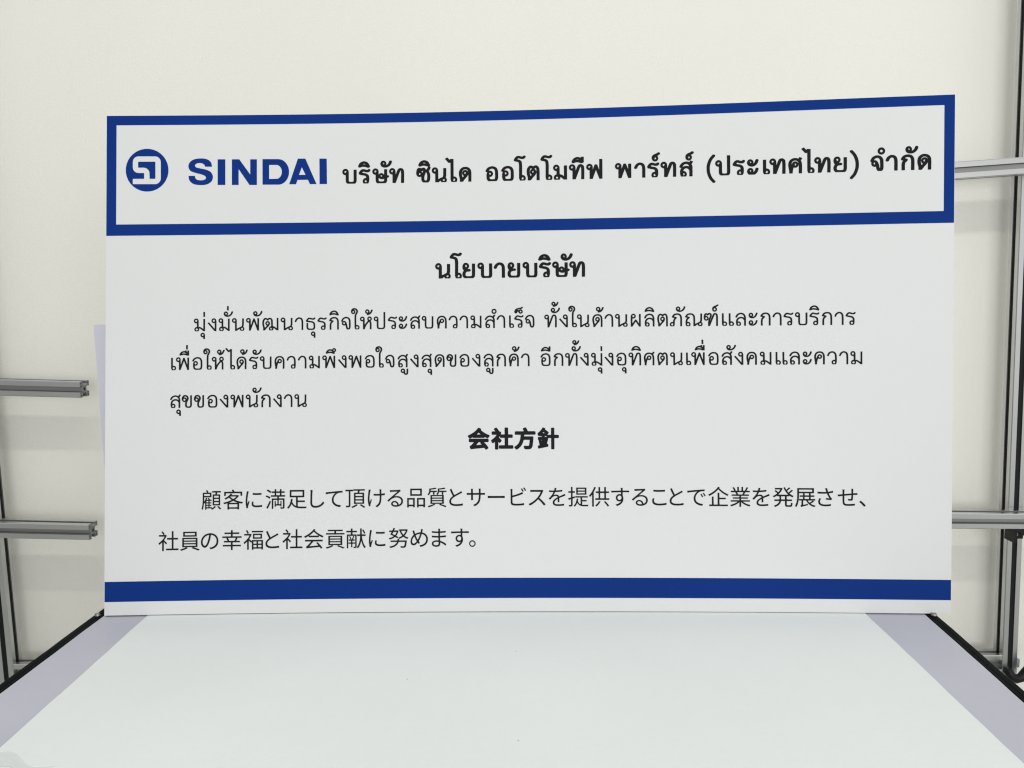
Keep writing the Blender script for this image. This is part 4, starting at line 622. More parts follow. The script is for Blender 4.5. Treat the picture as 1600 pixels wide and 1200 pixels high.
    "顧K": "96,-81 38,-42 60,39 75,111 87,201 95,363 97,723 285,725 292,732 246,813 244,822 303,845 339,796 363,750 362,741 342,732 348,727 505,723 508,516 501,508 168,508 164,318 167,309 208,381 249,489 303,478 309,471 284,399 294,394 357,394 366,399 330,462 384,484 393,477 408,453 438,397 447,394 510,394 516,390 517,381 517,345 510,336 429,336 421,327 422,273 429,270 501,270 506,264 506,228 501,217 429,217 421,210 421,165 429,157 501,157 506,147 506,111 501,105 429,105 422,102 421,48 429,42 519,42 524,39 526,30 528,-9 555,7 608,48 654,95 721,57 690,24 636,-23 546,-82 537,-80 492,-37 490,-33 504,-24 501,-20 483,-17 276,-17 270,-24 270,-69 267,-72 213,-73 208,-69 208,-60 208,237 204,245 186,223 168,237 159,239 140,75 117,-24;906,-76 843,-7 780,51 775,57 780,62 834,94 888,48 943,-6 965,-33;270,48 276,42 357,42 363,48 362,102 357,105 276,105 272,102 270,93;564,120 563,633 573,638 681,638 688,651 697,714 694,723 690,724 537,726 537,794 942,795 951,792 952,732 942,724 780,724 761,642 771,638 906,638 917,633 916,120;270,165 276,157 357,157 363,165 363,210 357,217 276,217 270,210;632,192 636,185 645,184 843,185 846,192 846,264 843,271 834,272 636,271 632,264;272,273 276,270 357,270 362,273 363,282 363,327 357,336 276,336 270,327;634,336 843,335 846,345 846,417 843,422 834,423 636,422 632,417;633,489 636,486 843,486 846,489 845,570 636,572 632,561;166,579 168,573 177,571 429,572 434,579 432,660 168,662",
    "客K": "236,-82 228,-76 228,-67 227,205 218,206 74,170 33,239 38,244 164,272 236,292 308,317 422,365 344,431 299,475 227,426 146,381 137,386 89,437 209,504 263,544 314,590 380,666 452,652 460,644 426,599 434,591 704,591 722,594 776,565 775,554 722,487 659,427 589,374 586,365 686,326 758,305 830,287 956,265 965,258 920,190 893,191 783,212 781,-76 776,-81 704,-81 698,-76 695,-48 317,-48 308,-49 308,-76 299,-82;308,23 695,21 698,32 698,158 686,162 317,162 308,158;319,239 326,233 344,231 668,231 686,233 693,239 614,267 506,318 497,319 398,270;483,419 497,411 506,410 533,427 614,488 645,518 641,525 371,526 362,518 389,491 425,460;83,558 74,563 74,572 74,743 83,752 470,752 432,824 433,833 497,850 507,851 569,752 920,752 926,743 926,572 926,563 920,558 848,558 844,563 844,671 839,677 830,678 164,678 154,671 154,563 146,558",
    "にK": "163,-36 157,-30 148,6 132,105 122,222 121,294 124,366 139,510 173,753 181,763 266,753 229,573 209,429 200,303 207,177 262,309 271,306 309,276 244,78 234,24 235,-30;622,6 568,10 507,24 460,47 427,78 409,114 403,159 411,231 418,267 424,278 487,272 498,267 485,204 485,159 498,132 514,118 541,104 586,93 649,89 775,95 892,114 900,105 902,33 893,24 748,7;469,591 460,592 453,600 453,672 460,678 595,667 739,668 865,678 870,672 870,600 865,592 802,587 667,583",
    "満K": "328,-82 320,-76 320,-67 320,401 328,408 571,408 577,410 579,419 579,473 578,482 571,487 283,487 279,491 279,554 283,559 454,560 457,563 457,662 445,666 319,666 313,671 313,734 319,739 454,740 457,743 457,833 463,843 529,842 533,833 535,740 697,739 703,743 704,752 705,842 778,843 783,833 783,743 787,739 922,739 931,734 931,671 922,666 787,666 783,662 784,563 787,560 949,560 959,554 959,491 949,487 661,486 657,482 658,410 913,408 922,407 927,401 927,5 921,-40 904,-63 877,-74 832,-80 751,-81 740,-76 723,-22 724,-11 832,-12 841,-11 849,-4 850,329 841,336 661,336 652,334 650,329 652,138 727,140 729,284 733,288 778,288 783,284 783,32 778,28 733,28 729,32 729,68 724,74 517,74 511,68 508,13 463,13 455,23 456,284 463,288 508,287 511,284 513,140 580,138 586,149 586,329 580,336 400,336 394,329 394,-76 391,-80 382,-82;130,-70 62,-22 143,131 220,293 229,303 283,261 287,257 285,248 211,86;220,397 139,448 40,494 35,500 76,557 175,518 238,483 265,464;533,563 544,560 697,560 702,563 703,662 697,666 535,665;256,660 184,716 91,770 85,778 130,832 229,780 305,725 302,716",
    "足K": "92,-79 43,-32 46,-23 100,31 138,85 168,148 196,229 212,301 223,373 227,378 299,370 308,364 284,238 305,193 333,148 362,114 389,90 425,66 461,49 464,58 464,445 461,448 173,448 166,454 166,787 173,794 848,794 857,787 857,454 848,448 551,448 547,436 547,310 551,298 875,298 885,292 884,225 875,221 551,221 547,211 547,31 551,22 659,10 956,10 966,4 949,-32 939,-68 722,-70 614,-66 515,-52 434,-27 362,13 302,67 254,135 215,58 168,-14 135,-50 101,-80;250,526 767,525 773,535 773,706 767,716 250,715 246,706 246,535",
    "しK": "411,-49 348,-30 303,-3 265,42 243,96 234,177 244,672 237,780 240,783 342,780 329,537 322,186 328,132 342,96 366,68 402,47 438,38 483,34 564,42 636,63 699,96 753,139 843,240 896,177 900,168 861,119 807,66 744,20 672,-17 582,-44 483,-54",
    "てK": "727,-28 673,-21 592,4 502,52 435,116 390,197 374,296 382,377 401,440 432,503 470,557 513,602 549,629 241,597 97,574 90,584 84,665 664,718 853,730 880,731 884,728 885,656 880,645 781,643 691,630 619,596 570,557 518,494 488,440 467,377 460,314 474,233 516,161 570,116 637,84 718,64 803,53 777,-28 772,-34",
    "頂K": "366,-82 322,-34 317,-25 321,-22 447,31 492,55 555,97 620,56 617,47 591,28 510,-20 456,-46;915,-84 825,-18 717,47 724,56 771,90 780,91 917,11 979,-34 973,-43;78,-50 70,-43 50,20 51,29 177,28 186,29 196,38 197,695 186,701 42,701 38,704 36,713 38,776 393,778 399,767 398,704 393,701 285,701 276,695 276,47 274,20 267,-7 249,-28 213,-43 168,-49;447,108 442,119 444,632 600,634 609,637 630,722 627,725 411,727 407,731 409,794 960,796 960,727 726,725 717,713 693,641 699,634 926,632 926,110;519,173 843,172 846,182 845,263 519,263;519,335 528,327 843,328 846,335 845,416 519,416;519,488 528,480 843,481 846,488 844,569 519,569",
    "けK": "545,-60 472,-2 527,29 569,61 617,114 648,169 665,223 677,295 682,484 671,487 527,484 401,490 394,493 393,502 393,565 396,574 401,575 527,565 671,568 680,574 680,583 675,700 667,781 761,783 762,583 770,574 923,595 925,511 878,502 770,492 763,484 762,349 755,250 736,160 700,79 644,10 554,-58;176,-12 167,-3 159,25 135,124 119,241 116,304 118,394 131,538 160,772 167,777 248,769 258,763 225,619 201,448 196,349 200,259 209,196 212,187 260,322 266,327 304,304 309,295 245,79 240,43 242,-2",
    "るK": "448,-41 394,-27 349,-5 318,23 297,59 291,95 295,131 312,167 331,190 367,214 403,227 439,231 502,226 547,210 592,179 624,140 641,104 655,57 691,76 718,95 742,122 758,149 769,185 773,221 766,266 743,311 709,344 664,370 610,386 556,392 475,386 412,370 343,338 286,299 172,194 166,194 114,248 111,257 595,662 592,668 583,670 241,651 238,662 235,734 241,740 304,736 412,738 610,746 709,755 754,698 747,689 664,626 459,455 466,449 565,460 646,452 718,429 778,392 819,347 850,284 859,221 849,149 814,77 763,25 700,-11 610,-38 511,-46;468,32 538,31 565,34 574,38 570,68 556,101 533,131 511,149 484,160 439,165 403,155 384,140 372,122 369,104 376,80 385,66 407,50 430,40",
    "品K": "86,-83 80,-77 80,355 86,360 437,360 442,355 442,-68 437,-74 365,-73 361,-68 360,-32 356,-29 167,-29 158,-32 158,-77 149,-83;554,-83 546,-77 546,-68 546,355 554,360 923,360 928,355 928,-68 923,-77 851,-77 846,-68 845,-32 842,-29 635,-29 624,-32 624,-77 617,-83;158,58 167,50 356,50 361,58 361,274 356,283 158,283;624,58 626,52 635,50 842,51 846,58 846,274 842,283 626,283;230,461 226,472 226,796 230,800 770,800 781,796 779,461;305,544 311,539 689,539 698,544 698,715 689,723 311,723 305,715",
    "質K": "94,-87 58,-28 58,-18 211,23 337,71 319,76 193,76 182,80 184,493 814,494 817,485 817,80 805,76 670,76 653,71 796,27 931,-22 939,-28 904,-82 895,-82 760,-29 598,24 598,30 622,71 616,76 373,76 362,71 409,44 404,35 256,-33 148,-72;264,134 733,133 736,143 735,197 265,199 261,188;261,260 265,255 274,254 724,254 733,256 736,260 736,314 724,318 265,318 261,314;261,377 265,373 733,374 736,377 736,431 733,436 724,437 265,436 261,431;94,479 44,530 79,566 98,593 111,620 124,683 125,791 130,795 292,813 418,839 427,837 472,794 472,789 463,786 391,768 211,743 202,742 198,737 198,701 202,695 489,692 490,638 481,630 380,629 378,512 373,508 310,508 306,512 302,629 193,630 172,575 146,530 121,500;517,494 499,511 469,530 466,539 490,567 508,598 521,629 532,692 535,795 706,812 850,839 895,800 902,791 895,788 814,768 607,742 604,737 603,701 607,695 616,694 949,694 949,632 796,630 794,512 787,505 733,505 724,506 720,512 720,620 717,629 598,630 573,566 558,539 526,494",
    "とK": "438,-26 357,-11 294,15 241,56 209,110 208,119 198,182 203,227 222,280 243,317 276,357 321,400 365,434 367,443 300,578 228,740 231,749 303,779 312,776 379,614 438,495 447,487 699,624 771,670 817,596 537,448 438,389 393,357 348,317 325,290 308,263 293,227 288,182 295,146 312,118 339,96 393,71 447,60 519,55 636,59 744,71 834,88 843,85 843,-2 835,-7 798,-13 645,-27 528,-31",
    "サK": "430,-46 369,11 367,20 448,56 511,97 572,164 608,236 629,326 637,488 628,491 367,491 358,488 362,245 358,240 349,239 277,239 268,245 272,317 271,488 268,491 70,488 64,497 66,578 70,581 142,575 268,574 272,578 269,767 277,775 349,775 358,774 362,767 358,713 358,578 367,574 628,574 637,578 637,713 632,776 637,781 718,781 728,776 723,713 723,578 727,574 919,578 925,569 925,497 916,489 727,491 724,488 718,335 700,236 667,146 610,67 538,7 439,-47",
    "ーK": "105,332 99,338 99,347 99,428 105,436 249,431 789,431 888,435 897,435 900,428 900,338 897,334 789,337 240,337",
    "ビK": "342,-18 279,-6 243,10 221,27 208,45 193,81 189,126 189,675 183,747 189,753 270,753 279,751 282,747 277,666 279,448 405,482 540,525 657,570 738,611 747,606 780,531 774,525 711,499 558,442 282,360 277,351 277,135 279,117 287,99 306,82 342,71 387,65 477,62 594,65 711,75 819,93 821,0 765,-10 594,-21 441,-24;756,619 675,756 677,765 729,786 772,720 813,648;864,665 828,730 782,801 837,827 869,783 923,693 918,683 873,662",
    "スK": "166,-24 157,-19 102,39 100,48 178,84 257,129 328,178 391,228 454,286 511,345 580,435 639,534 672,615 292,617 193,612 184,615 184,705 193,708 283,703 679,703 751,710 796,676 803,669 708,480 676,426 614,336 617,327 715,236 819,129 898,39 900,30 832,-28 823,-24 701,120 604,219 553,265 445,160 374,102 310,56 238,12",
    "をK": "458,-43 404,-34 359,-18 314,12 287,57 278,111 288,165 314,214 350,255 404,298 513,363 506,381 494,396 467,413 431,420 395,418 332,398 300,381 260,351 170,250 161,244 97,291 95,300 156,363 238,462 278,521 318,597 116,606 116,682 125,685 242,676 350,677 366,732 375,795 386,800 458,793 462,786 438,687 440,680 584,689 737,708 738,633 728,628 629,615 404,598 366,525 333,471 341,466 377,479 431,488 485,486 512,479 543,462 563,444 584,407 593,403 845,517 854,512 884,444 872,435 665,354 602,325 593,318 596,138 593,128 517,129 513,138 516,273 512,279 443,237 404,203 386,182 372,156 364,120 372,84 386,65 413,48 449,38 494,33 584,33 719,43 809,55 818,48 816,-24 809,-30 638,-45 539,-48",
    "提K": "329,-78 283,-41 278,-32 320,9 350,49 378,103 401,166 428,298 496,292 500,283 483,184 496,148 518,108 554,66 599,36 605,40 606,49 605,337 599,342 365,342 361,346 362,409 942,409 942,346 932,342 689,342 683,337 683,238 689,230 887,230 893,220 893,175 892,166 887,162 689,162 683,157 683,22 684,13 689,10 725,6 968,6 972,4 970,-5 950,-66 707,-65 635,-54 581,-35 534,-5 490,40 455,94 426,31 391,-23 338,-81;77,-76 70,-68 50,-5 59,-1 149,-1 159,4 161,265 158,268 50,232 44,238 28,310 149,346 161,355 161,562 158,565 41,566 37,571 37,634 41,640 50,641 160,643 161,832 167,842 230,842 237,832 237,643 338,641 348,634 347,569 338,565 248,565 237,562 237,382 239,377 248,377 329,402 338,400 347,337 339,328 237,292 237,13 233,-23 225,-41 206,-59 176,-70 131,-75;410,477 406,481 406,805 410,810 878,810 887,805 887,481 878,477;481,544 491,541 806,541 809,544 809,607 806,612 797,614 491,614 481,607;481,679 491,674 806,675 809,679 809,742 797,747 491,747 481,742",
    "供K": "168,-81 159,-77 159,472 159,463 150,463 84,382 69,366 61,364 19,436 22,445 69,496 114,553 156,616 202,697 267,840 276,839 330,822 342,814 295,706 239,598 238,-77 231,-81;366,-78 357,-76 303,-34 307,-23 366,29 402,67 438,112 483,180 557,157 555,148 533,112 473,31 429,-18;888,-82 879,-74 805,31 710,139 718,148 771,178 843,104 906,28 952,-41;312,232 307,238 307,301 312,310 456,310 461,319 461,544 456,550 335,553 332,616 333,625 339,629 456,629 461,634 461,823 465,832 537,832 540,823 540,634 546,629 717,629 729,634 729,823 733,832 807,833 810,634 816,629 942,629 952,625 951,552 816,551 809,544 809,319 816,310 960,310 963,301 963,238 960,233;546,310 726,310 729,319 729,544 726,549 546,551 540,544 540,319",
    "すK": "351,-53 286,12 405,53 450,78 495,112 526,147 542,174 540,176 513,165 486,160 432,163 387,178 351,203 324,237 306,282 300,327 308,381 324,417 351,452 396,485 432,500 477,506 541,498 542,588 387,587 99,574 95,579 93,651 99,656 540,668 534,786 540,795 621,795 629,786 624,678 630,667 927,666 932,660 931,597 927,586 711,591 630,591 626,588 626,435 650,372 658,300 651,228 633,165 594,96 540,38 459,-16 360,-56;456,237 486,235 504,237 523,246 543,264 560,300 565,327 565,372 543,408 531,418 504,430 477,433 450,428 432,421 406,399 386,363 381,327 385,300 393,282 414,257 432,245",
    "こK": "401,-23 320,-6 257,21 212,57 204,68 179,113 170,167 177,239 194,309 275,302 276,293 262,239 258,203 257,185 264,149 284,119 311,97 356,77 419,63 491,59 563,60 689,70 788,87 833,99 837,95 838,14 827,5 743,-11 626,-24 500,-28;392,608 238,617 232,626 232,689 232,698 239,705 356,695 455,692 599,694 761,705 770,704 772,698 772,626 770,620 761,617 545,606",
    "でK": "721,-34 667,-27 586,-2 496,46 429,110 384,191 368,290 376,371 395,434 426,497 464,551 507,596 543,623 235,591 91,568 84,578 78,659 658,711 874,725 878,722 879,650 874,639 775,637 685,624 613,590 564,551 512,488 482,434 461,371 454,308 467,227 509,155 564,110 631,78 712,58 797,47 771,-34 766,-40;757,361 723,425 679,497 730,521 739,514 773,461 816,380 766,354;874,397 833,470 792,533 793,542 838,563 847,558 870,524 930,425 920,416",
    "企K": "81,-54 76,-48 76,15 81,21 198,21 202,24 203,384 207,393 279,393 283,384 284,24 288,21 459,21 464,24 466,564 477,570 540,570 551,564 551,348 558,340 837,340 841,330 841,276 837,265 558,265 551,258 553,24 558,21 927,21 935,15 935,-48 927,-54;81,422 31,483 43,492 126,531 207,577 297,640 376,708 435,771 495,850 504,849 567,817 549,789 552,780 611,717 684,654 747,608 819,563 975,483 949,456 927,422 918,420 847,456 711,539 639,594 567,658 504,725 384,609 315,554 243,504 162,456 90,420",
    "業K": "463,-83 458,-77 458,112 454,124 409,88 355,51 287,13 220,-19 94,-64 85,-65 38,-5 40,4 157,39 229,68 292,99 372,148 364,155 355,156 67,156 61,166 61,220 67,226 454,226 458,238 458,283 454,294 166,294 157,297 157,357 454,359 458,364 458,418 454,424 445,425 108,427 105,481 107,490 112,493 310,493 321,499 302,544 274,593 67,595 64,598 64,661 76,665 220,668 218,679 193,730 146,805 156,814 211,833 252,778 291,706 299,688 298,679 275,670 292,665 355,665 366,670 366,832 368,841 373,844 436,844 441,841 443,670 454,665 544,665 556,670 556,832 558,841 562,844 625,844 634,841 634,670 643,665 706,665 719,670 713,679 753,751 787,826 796,830 859,813 870,805 789,670 796,665 931,665 938,661 938,598 931,595 742,595 733,589 681,499 688,493 895,493 902,490 903,481 901,427 553,425 544,424 539,418 539,364 544,358 850,358 853,355 854,301 850,295 841,294 544,294 539,283 540,229 544,226 940,224 943,220 943,166 940,156 643,156 634,156 625,148 706,98 769,67 841,39 960,4 963,-5 914,-68 910,-68 784,-23 709,13 643,52 589,89 544,127 539,121 539,-77 535,-82 526,-83;406,499 409,495 418,493 589,493 598,497 643,589 634,595 373,595 363,589 388,544",
    "発K": "122,-82 77,-28 88,-19 155,8 203,35 249,71 288,116 307,152 318,188 311,191 104,191 97,197 97,260 104,267 329,269 329,404 320,410 230,410 225,413 221,443 149,398 77,361 32,413 28,422 131,476 226,548 223,557 203,576 113,651 109,656 113,661 158,698 203,667 275,607 284,606 331,665 365,719 365,728 131,728 122,737 122,791 131,800 428,802 469,782 477,773 449,710 392,615 353,566 281,494 284,491 707,488 716,488 724,494 649,575 603,638 542,746 513,818 581,838 617,760 644,716 707,773 761,828 770,830 824,792 820,782 779,743 684,665 683,656 721,611 743,591 815,652 878,713 887,717 934,683 943,674 941,672 869,607 793,548 794,539 878,478 972,431 970,422 923,365 914,363 842,402 788,439 779,440 779,413 770,410 671,410 662,404 662,269 887,267 896,266 901,260 901,197 896,191 671,191 662,188 662,26 666,8 680,0 824,0 836,8 842,21 852,116 860,122 923,93 926,89 914,-1 896,-43 873,-64 851,-73 824,-76 653,-74 618,-64 604,-55 591,-37 581,-1 577,188 572,191 410,191 401,181 392,143 369,89 329,34 284,-8 221,-47 131,-87;410,269 576,269 579,404 572,410 419,410 410,404",
    "展K": "97,-83 29,-42 73,48 100,129 121,228 131,318 137,417 138,786 142,795 889,795 893,786 893,561 889,556 754,556 740,552 744,543 744,462 907,460 913,453 913,399 907,390 745,390 744,300 745,291 943,291 952,288 953,282 952,222 943,219 619,219 621,210 646,172 691,120 772,170 835,219 853,219 855,210 894,183 898,174 880,161 744,75 799,41 844,20 880,6 957,-15 960,-24 921,-78 916,-83 907,-81 826,-55 754,-20 682,30 619,92 577,147 538,219 412,219 405,210 405,30 412,22 619,68 617,3 376,-61 313,-83 283,-24 282,-15 313,12 325,39 328,210 322,219 223,219 218,228 218,282 223,291 394,291 397,300 397,381 394,390 250,390 246,399 246,453 250,459 259,460 394,460 397,471 397,543 401,552 385,556 223,556 219,552 218,408 212,309 198,201 177,102 148,12 106,-72;475,291 664,291 667,300 667,381 664,390 475,390 472,381 472,300;473,462 664,460 667,471 667,543 671,552 655,556 475,556 468,552 472,543;219,633 223,628 232,628 808,628 812,633 812,714 808,724 223,724 219,714",
    "さK": "413,-39 332,-22 269,8 220,51 195,96 184,159 185,195 198,249 233,332 315,312 280,240 269,195 269,168 275,132 291,105 297,96 332,70 377,52 431,42 503,38 638,44 755,62 759,60 755,-23 647,-38 557,-44 494,-45;710,249 528,267 531,330 539,339 683,326 691,330 638,420 575,545 386,538 242,542 161,549 157,555 155,627 161,633 368,618 539,621 548,627 498,780 499,789 584,801 624,654 631,636 638,631 746,650 854,677 863,597 791,577 664,555 663,546 675,519 728,417 773,348 811,303 812,294 773,241",
    "せK": "417,-14 345,4 303,31 279,67 265,121 260,193 259,436 255,440 246,439 57,415 50,427 43,499 48,503 255,519 259,526 260,652 255,742 346,742 342,535 345,529 651,555 657,562 657,706 653,769 660,774 741,772 736,571 741,563 921,574 925,562 925,499 921,490 840,490 741,485 735,481 728,337 719,274 708,247 696,233 678,223 660,219 570,223 516,231 505,238 507,301 516,306 570,297 615,294 633,297 642,307 653,418 656,472 651,478 345,449 342,445 341,346 344,157 351,121 368,94 399,76 444,66 516,63 624,66 732,75 813,87 817,76 813,0 804,-5 777,-7 624,-17 525,-20",
    "、K": "271,-58 163,61 52,163 53,172 116,226 154,197 235,121 343,3 280,-54",
    "社K": "201,-81 197,-76 197,311 192,319 129,262 66,215 57,215 26,284 29,293 82,329 129,368 191,428 238,482 277,536 309,590 300,596 57,596 52,599 50,608 50,662 57,671 372,674 413,644 412,635 357,527 290,428 426,293 424,284 381,227 374,230 281,338 276,329 276,-76 273,-80 264,-82;381,-41 381,33 633,36 642,36 646,41 646,446 642,450 633,451 435,451 428,455 427,518 429,527 435,529 642,530 646,536 646,842 651,846 723,846 728,842 728,833 728,536 732,530 741,529 939,529 941,518 939,452 741,451 732,450 728,446 728,41 732,36 741,36 957,36 962,32 963,23 962,-40 957,-44 390,-44;255,671 201,752 157,806 165,815 210,841 219,842 255,802 315,716 312,707 268,680 264,671",
    "員K": "96,-84 38,-25 204,29 258,51 320,83 150,84 144,92 144,515 150,521 852,521 861,515 861,92 852,84 663,83 681,81 960,-24 960,-34 906,-79 897,-85 753,-25 582,36 582,40 636,84 357,84 354,83 365,74 406,47 404,38 321,-5 258,-31;231,146 771,146 778,155 778,200 776,209 771,212 231,212 226,209 224,200 224,155;228,272 771,271 778,281 778,326 771,336 231,336 224,326 224,281;226,398 231,395 771,395 776,398 778,407 778,452 771,459 231,459 224,452;195,572 187,578 187,587 187,794 191,803 816,804 822,794 822,578 816,572;272,641 735,640 737,731 726,737 276,737 268,731 268,650",
    "のK": "532,-33 484,44 568,58 631,78 694,111 744,152 784,204 811,269 823,350 813,431 790,494 757,543 703,592 640,623 565,638 560,629 538,503 516,404 470,260 433,179 397,122 359,80 316,52 271,42 226,48 181,73 145,110 111,170 92,233 85,314 100,414 143,512 217,601 298,661 406,705 523,721 640,706 730,670 807,611 862,539 895,458 911,350 896,242 864,161 811,90 739,34 649,-7;251,143 271,140 289,144 315,161 343,197 368,242 391,296 431,422 459,548 471,629 469,635 388,616 313,575 252,521 204,449 178,386 169,314 174,260 186,215 205,179 226,157",
    "幸K": "457,-82 455,75 453,84 448,87 79,87 73,93 73,147 74,156 79,160 448,160 454,165 455,264 448,271 129,273 127,336 133,344 289,345 290,354 279,381 239,462 250,473 277,480 259,483 52,483 46,489 46,543 47,552 52,556 448,556 454,561 455,570 453,660 448,663 160,663 151,669 151,732 160,736 448,736 454,741 455,840 529,842 539,840 540,741 547,736 844,736 851,732 852,723 852,669 844,663 547,663 540,660 540,561 547,556 952,556 956,552 957,543 957,489 952,483 736,483 722,480 763,469 771,462 708,354 706,345 871,344 880,336 879,273 547,271 539,264 540,165 547,160 925,159 927,93 916,87 547,87 540,84 539,75 538,-80 529,-84;345,345 619,345 657,417 684,480 673,483 322,483 319,480 353,417 375,363 367,349",
    "福K": "193,-81 189,-77 189,283 184,291 121,231 58,182 20,247 19,256 76,299 121,338 181,400 225,454 268,517 302,580 58,581 52,589 52,643 54,652 58,655 193,655 202,655 209,661 132,805 137,814 193,837 240,760 272,697 270,688 215,661 229,655 364,656 397,634 403,625 353,517 290,418 409,309 410,355 418,365 931,365 938,355 936,-77 931,-80 868,-80 861,-77 860,-41 850,-36 499,-36 490,-36 486,-41 486,-77 481,-83 418,-83 410,-77 410,-68 410,283 373,236 364,242 274,340 268,328 268,-77 256,-81;486,40 490,34 499,33 625,33 632,40 631,130 625,134 490,134 486,130;706,40 715,33 850,33 859,37 860,130 850,134 715,134 706,130;487,202 490,199 625,199 630,202 631,292 625,297 490,296 486,292;706,202 715,199 859,201 859,294 850,297 715,297 706,292;472,424 463,427 463,652 466,661 888,661 892,652 892,436 890,427 886,424;536,499 544,491 814,493 816,589 805,595 544,595 536,589;409,723 406,733 406,787 409,792 418,794 931,794 940,793 945,787 945,733 940,723",
    "会K": "837,-81 783,-3 774,1 288,-41 156,-58 130,14 134,23 171,45 225,94 306,182 366,257 360,261 90,262 86,266 87,338 918,340 921,329 921,266 918,262 477,259 387,149 286,41 711,73 718,77 615,185 612,194 675,228 723,185 809,95 853,41 904,-31 907,-40;90,436 43,491 44,500 135,543 225,594 313,653 390,716 450,776 504,843 570,815 576,809 577,806 551,770 597,725 665,671 729,627 801,585 882,545 966,509 909,440 828,477 747,522 744,518 744,464 738,457 270,457 261,464 261,509 252,510 99,429;291,536 297,533 720,533 726,536 603,624 504,713 401,617",
    "貢K": "110,-86 56,-32 51,-26 56,-22 209,20 263,39 337,73 326,78 182,78 175,82 176,514 833,514 834,82 830,78 668,78 649,73 866,-5 947,-40 951,-44 947,-48 866,-84 740,-28 589,28 585,37 639,73 632,77 371,78 360,73 418,46 411,37 371,15 272,-30;255,145 263,138 740,138 750,145 749,208 263,208 255,199;255,271 263,264 740,264 750,271 750,325 749,330 740,333 263,333 255,325;255,397 263,389 740,389 749,392 750,397 750,451 740,456 263,456 256,451;65,572 62,577 62,631 65,638 454,640 457,649 457,721 452,727 155,728 149,739 149,784 155,795 857,795 857,728 542,726 541,640 929,639 938,638 942,631 942,577 938,572 929,571",
    "献K": "591,-86 564,-60 532,-36 528,-29 519,-47 492,-64 456,-70 393,-72 372,-9 384,-5 447,-5 460,0 461,495 456,500 150,500 141,500 137,495 137,-72 132,-78 123,-79 78,-79 69,-76 67,-72 68,567 249,568 258,572 259,657 249,664 51,664 45,675 45,729 51,736 258,737 259,837 267,843 330,843 337,837 339,736 537,736 547,729 546,665 348,664 339,662 337,657 339,570 529,567 532,558 531,-18 537,-25 592,54 631,135 660,225 680,324 694,486 690,490 555,492 553,558 555,564 564,566 692,567 695,576 695,837 699,842 708,843 762,843 773,837 773,576 777,567 942,566 951,566 956,558 956,495 951,490 789,490 782,486 795,387 815,288 840,198 876,108 912,45 958,-9 958,-18 906,-75 897,-70 869,-36 835,18 807,75 781,144 753,244 744,253 719,153 696,90 668,27 637,-27;267,-31 265,126 258,132 159,132 148,135 150,191 159,194 258,194 264,198 265,207 264,270 258,274 168,274 162,279 162,333 168,337 231,338 238,342 211,405 177,468 186,477 222,488 258,427 283,369 282,360 243,342 258,337 303,338 326,387 362,486 366,492 375,490 419,477 420,468 365,342 375,337 438,334 439,279 429,274 339,274 332,270 332,198 339,194 447,194 453,189 452,135 447,132 339,132 331,126 330,-30 321,-34;879,596 837,684 788,765 798,774 852,792 906,706 943,630 940,621",
    "努K": "106,-88 99,-83 61,-20 169,6 241,30 304,63 358,106 393,151 412,187 403,194 124,194 118,196 116,205 116,259 124,265 430,265 436,268 439,277 449,340 457,349 520,349 522,358 496,394 495,403 583,436 664,484 662,493 601,578 574,628 545,700 547,706 561,709 529,710 521,718 521,772 529,781 889,783 925,770 932,763 913,700 871,606 840,556 781,484 862,433 963,394 918,331 907,331 839,358 781,390 727,430 718,431 637,381 538,339 531,331 522,277 522,268 529,265 880,265 888,259 875,142 857,34 835,-26 817,-51 790,-69 763,-76 691,-79 601,-76 592,-38 580,-11 583,-5 592,-4 718,-8 745,-2 759,16 774,61 795,187 790,193 511,194 502,192 475,130 435,70 376,16 304,-27 223,-58;79,310 70,314 42,367 40,376 160,410 205,430 264,466 106,544 104,547 167,655 160,660 52,661 52,730 205,732 253,844 259,849 329,835 325,817 292,736 295,732 457,734 493,723 498,718 484,664 453,583 430,541 389,484 484,424 487,421 485,412 430,365 349,419 331,426 259,377 214,355 169,337;317,520 322,517 331,526 372,583 399,637 406,655 403,659 259,660 253,655 209,574 220,565;725,538 727,536 746,556 790,614 826,680 835,710 618,709 664,615 700,564",
    "めK": "548,-46 502,22 503,27 508,31 602,48 676,76 742,121 787,175 815,238 824,310 817,373 797,427 768,472 728,510 674,540 620,555 555,373 503,265 475,220 535,148 476,98 467,96 422,149 360,85 332,63 296,43 260,31 224,27 179,36 152,50 125,74 102,112 88,157 83,211 90,274 104,328 126,382 159,436 195,481 232,517 235,526 176,697 180,706 260,731 304,571 314,571 386,604 431,619 476,629 557,637 572,697 580,778 584,784 665,777 671,769 641,634 647,627 716,607 781,571 830,526 873,463 899,391 908,301 897,211 862,130 809,65 737,13 647,-25;202,121 233,112 260,117 278,125 331,166 374,220 322,310 269,432 260,437 215,381 190,337 173,292 164,256 161,211 169,166 182,139;419,301 422,297 431,303 483,409 535,553 530,559 467,550 431,541 359,510 340,499 332,490 380,373",
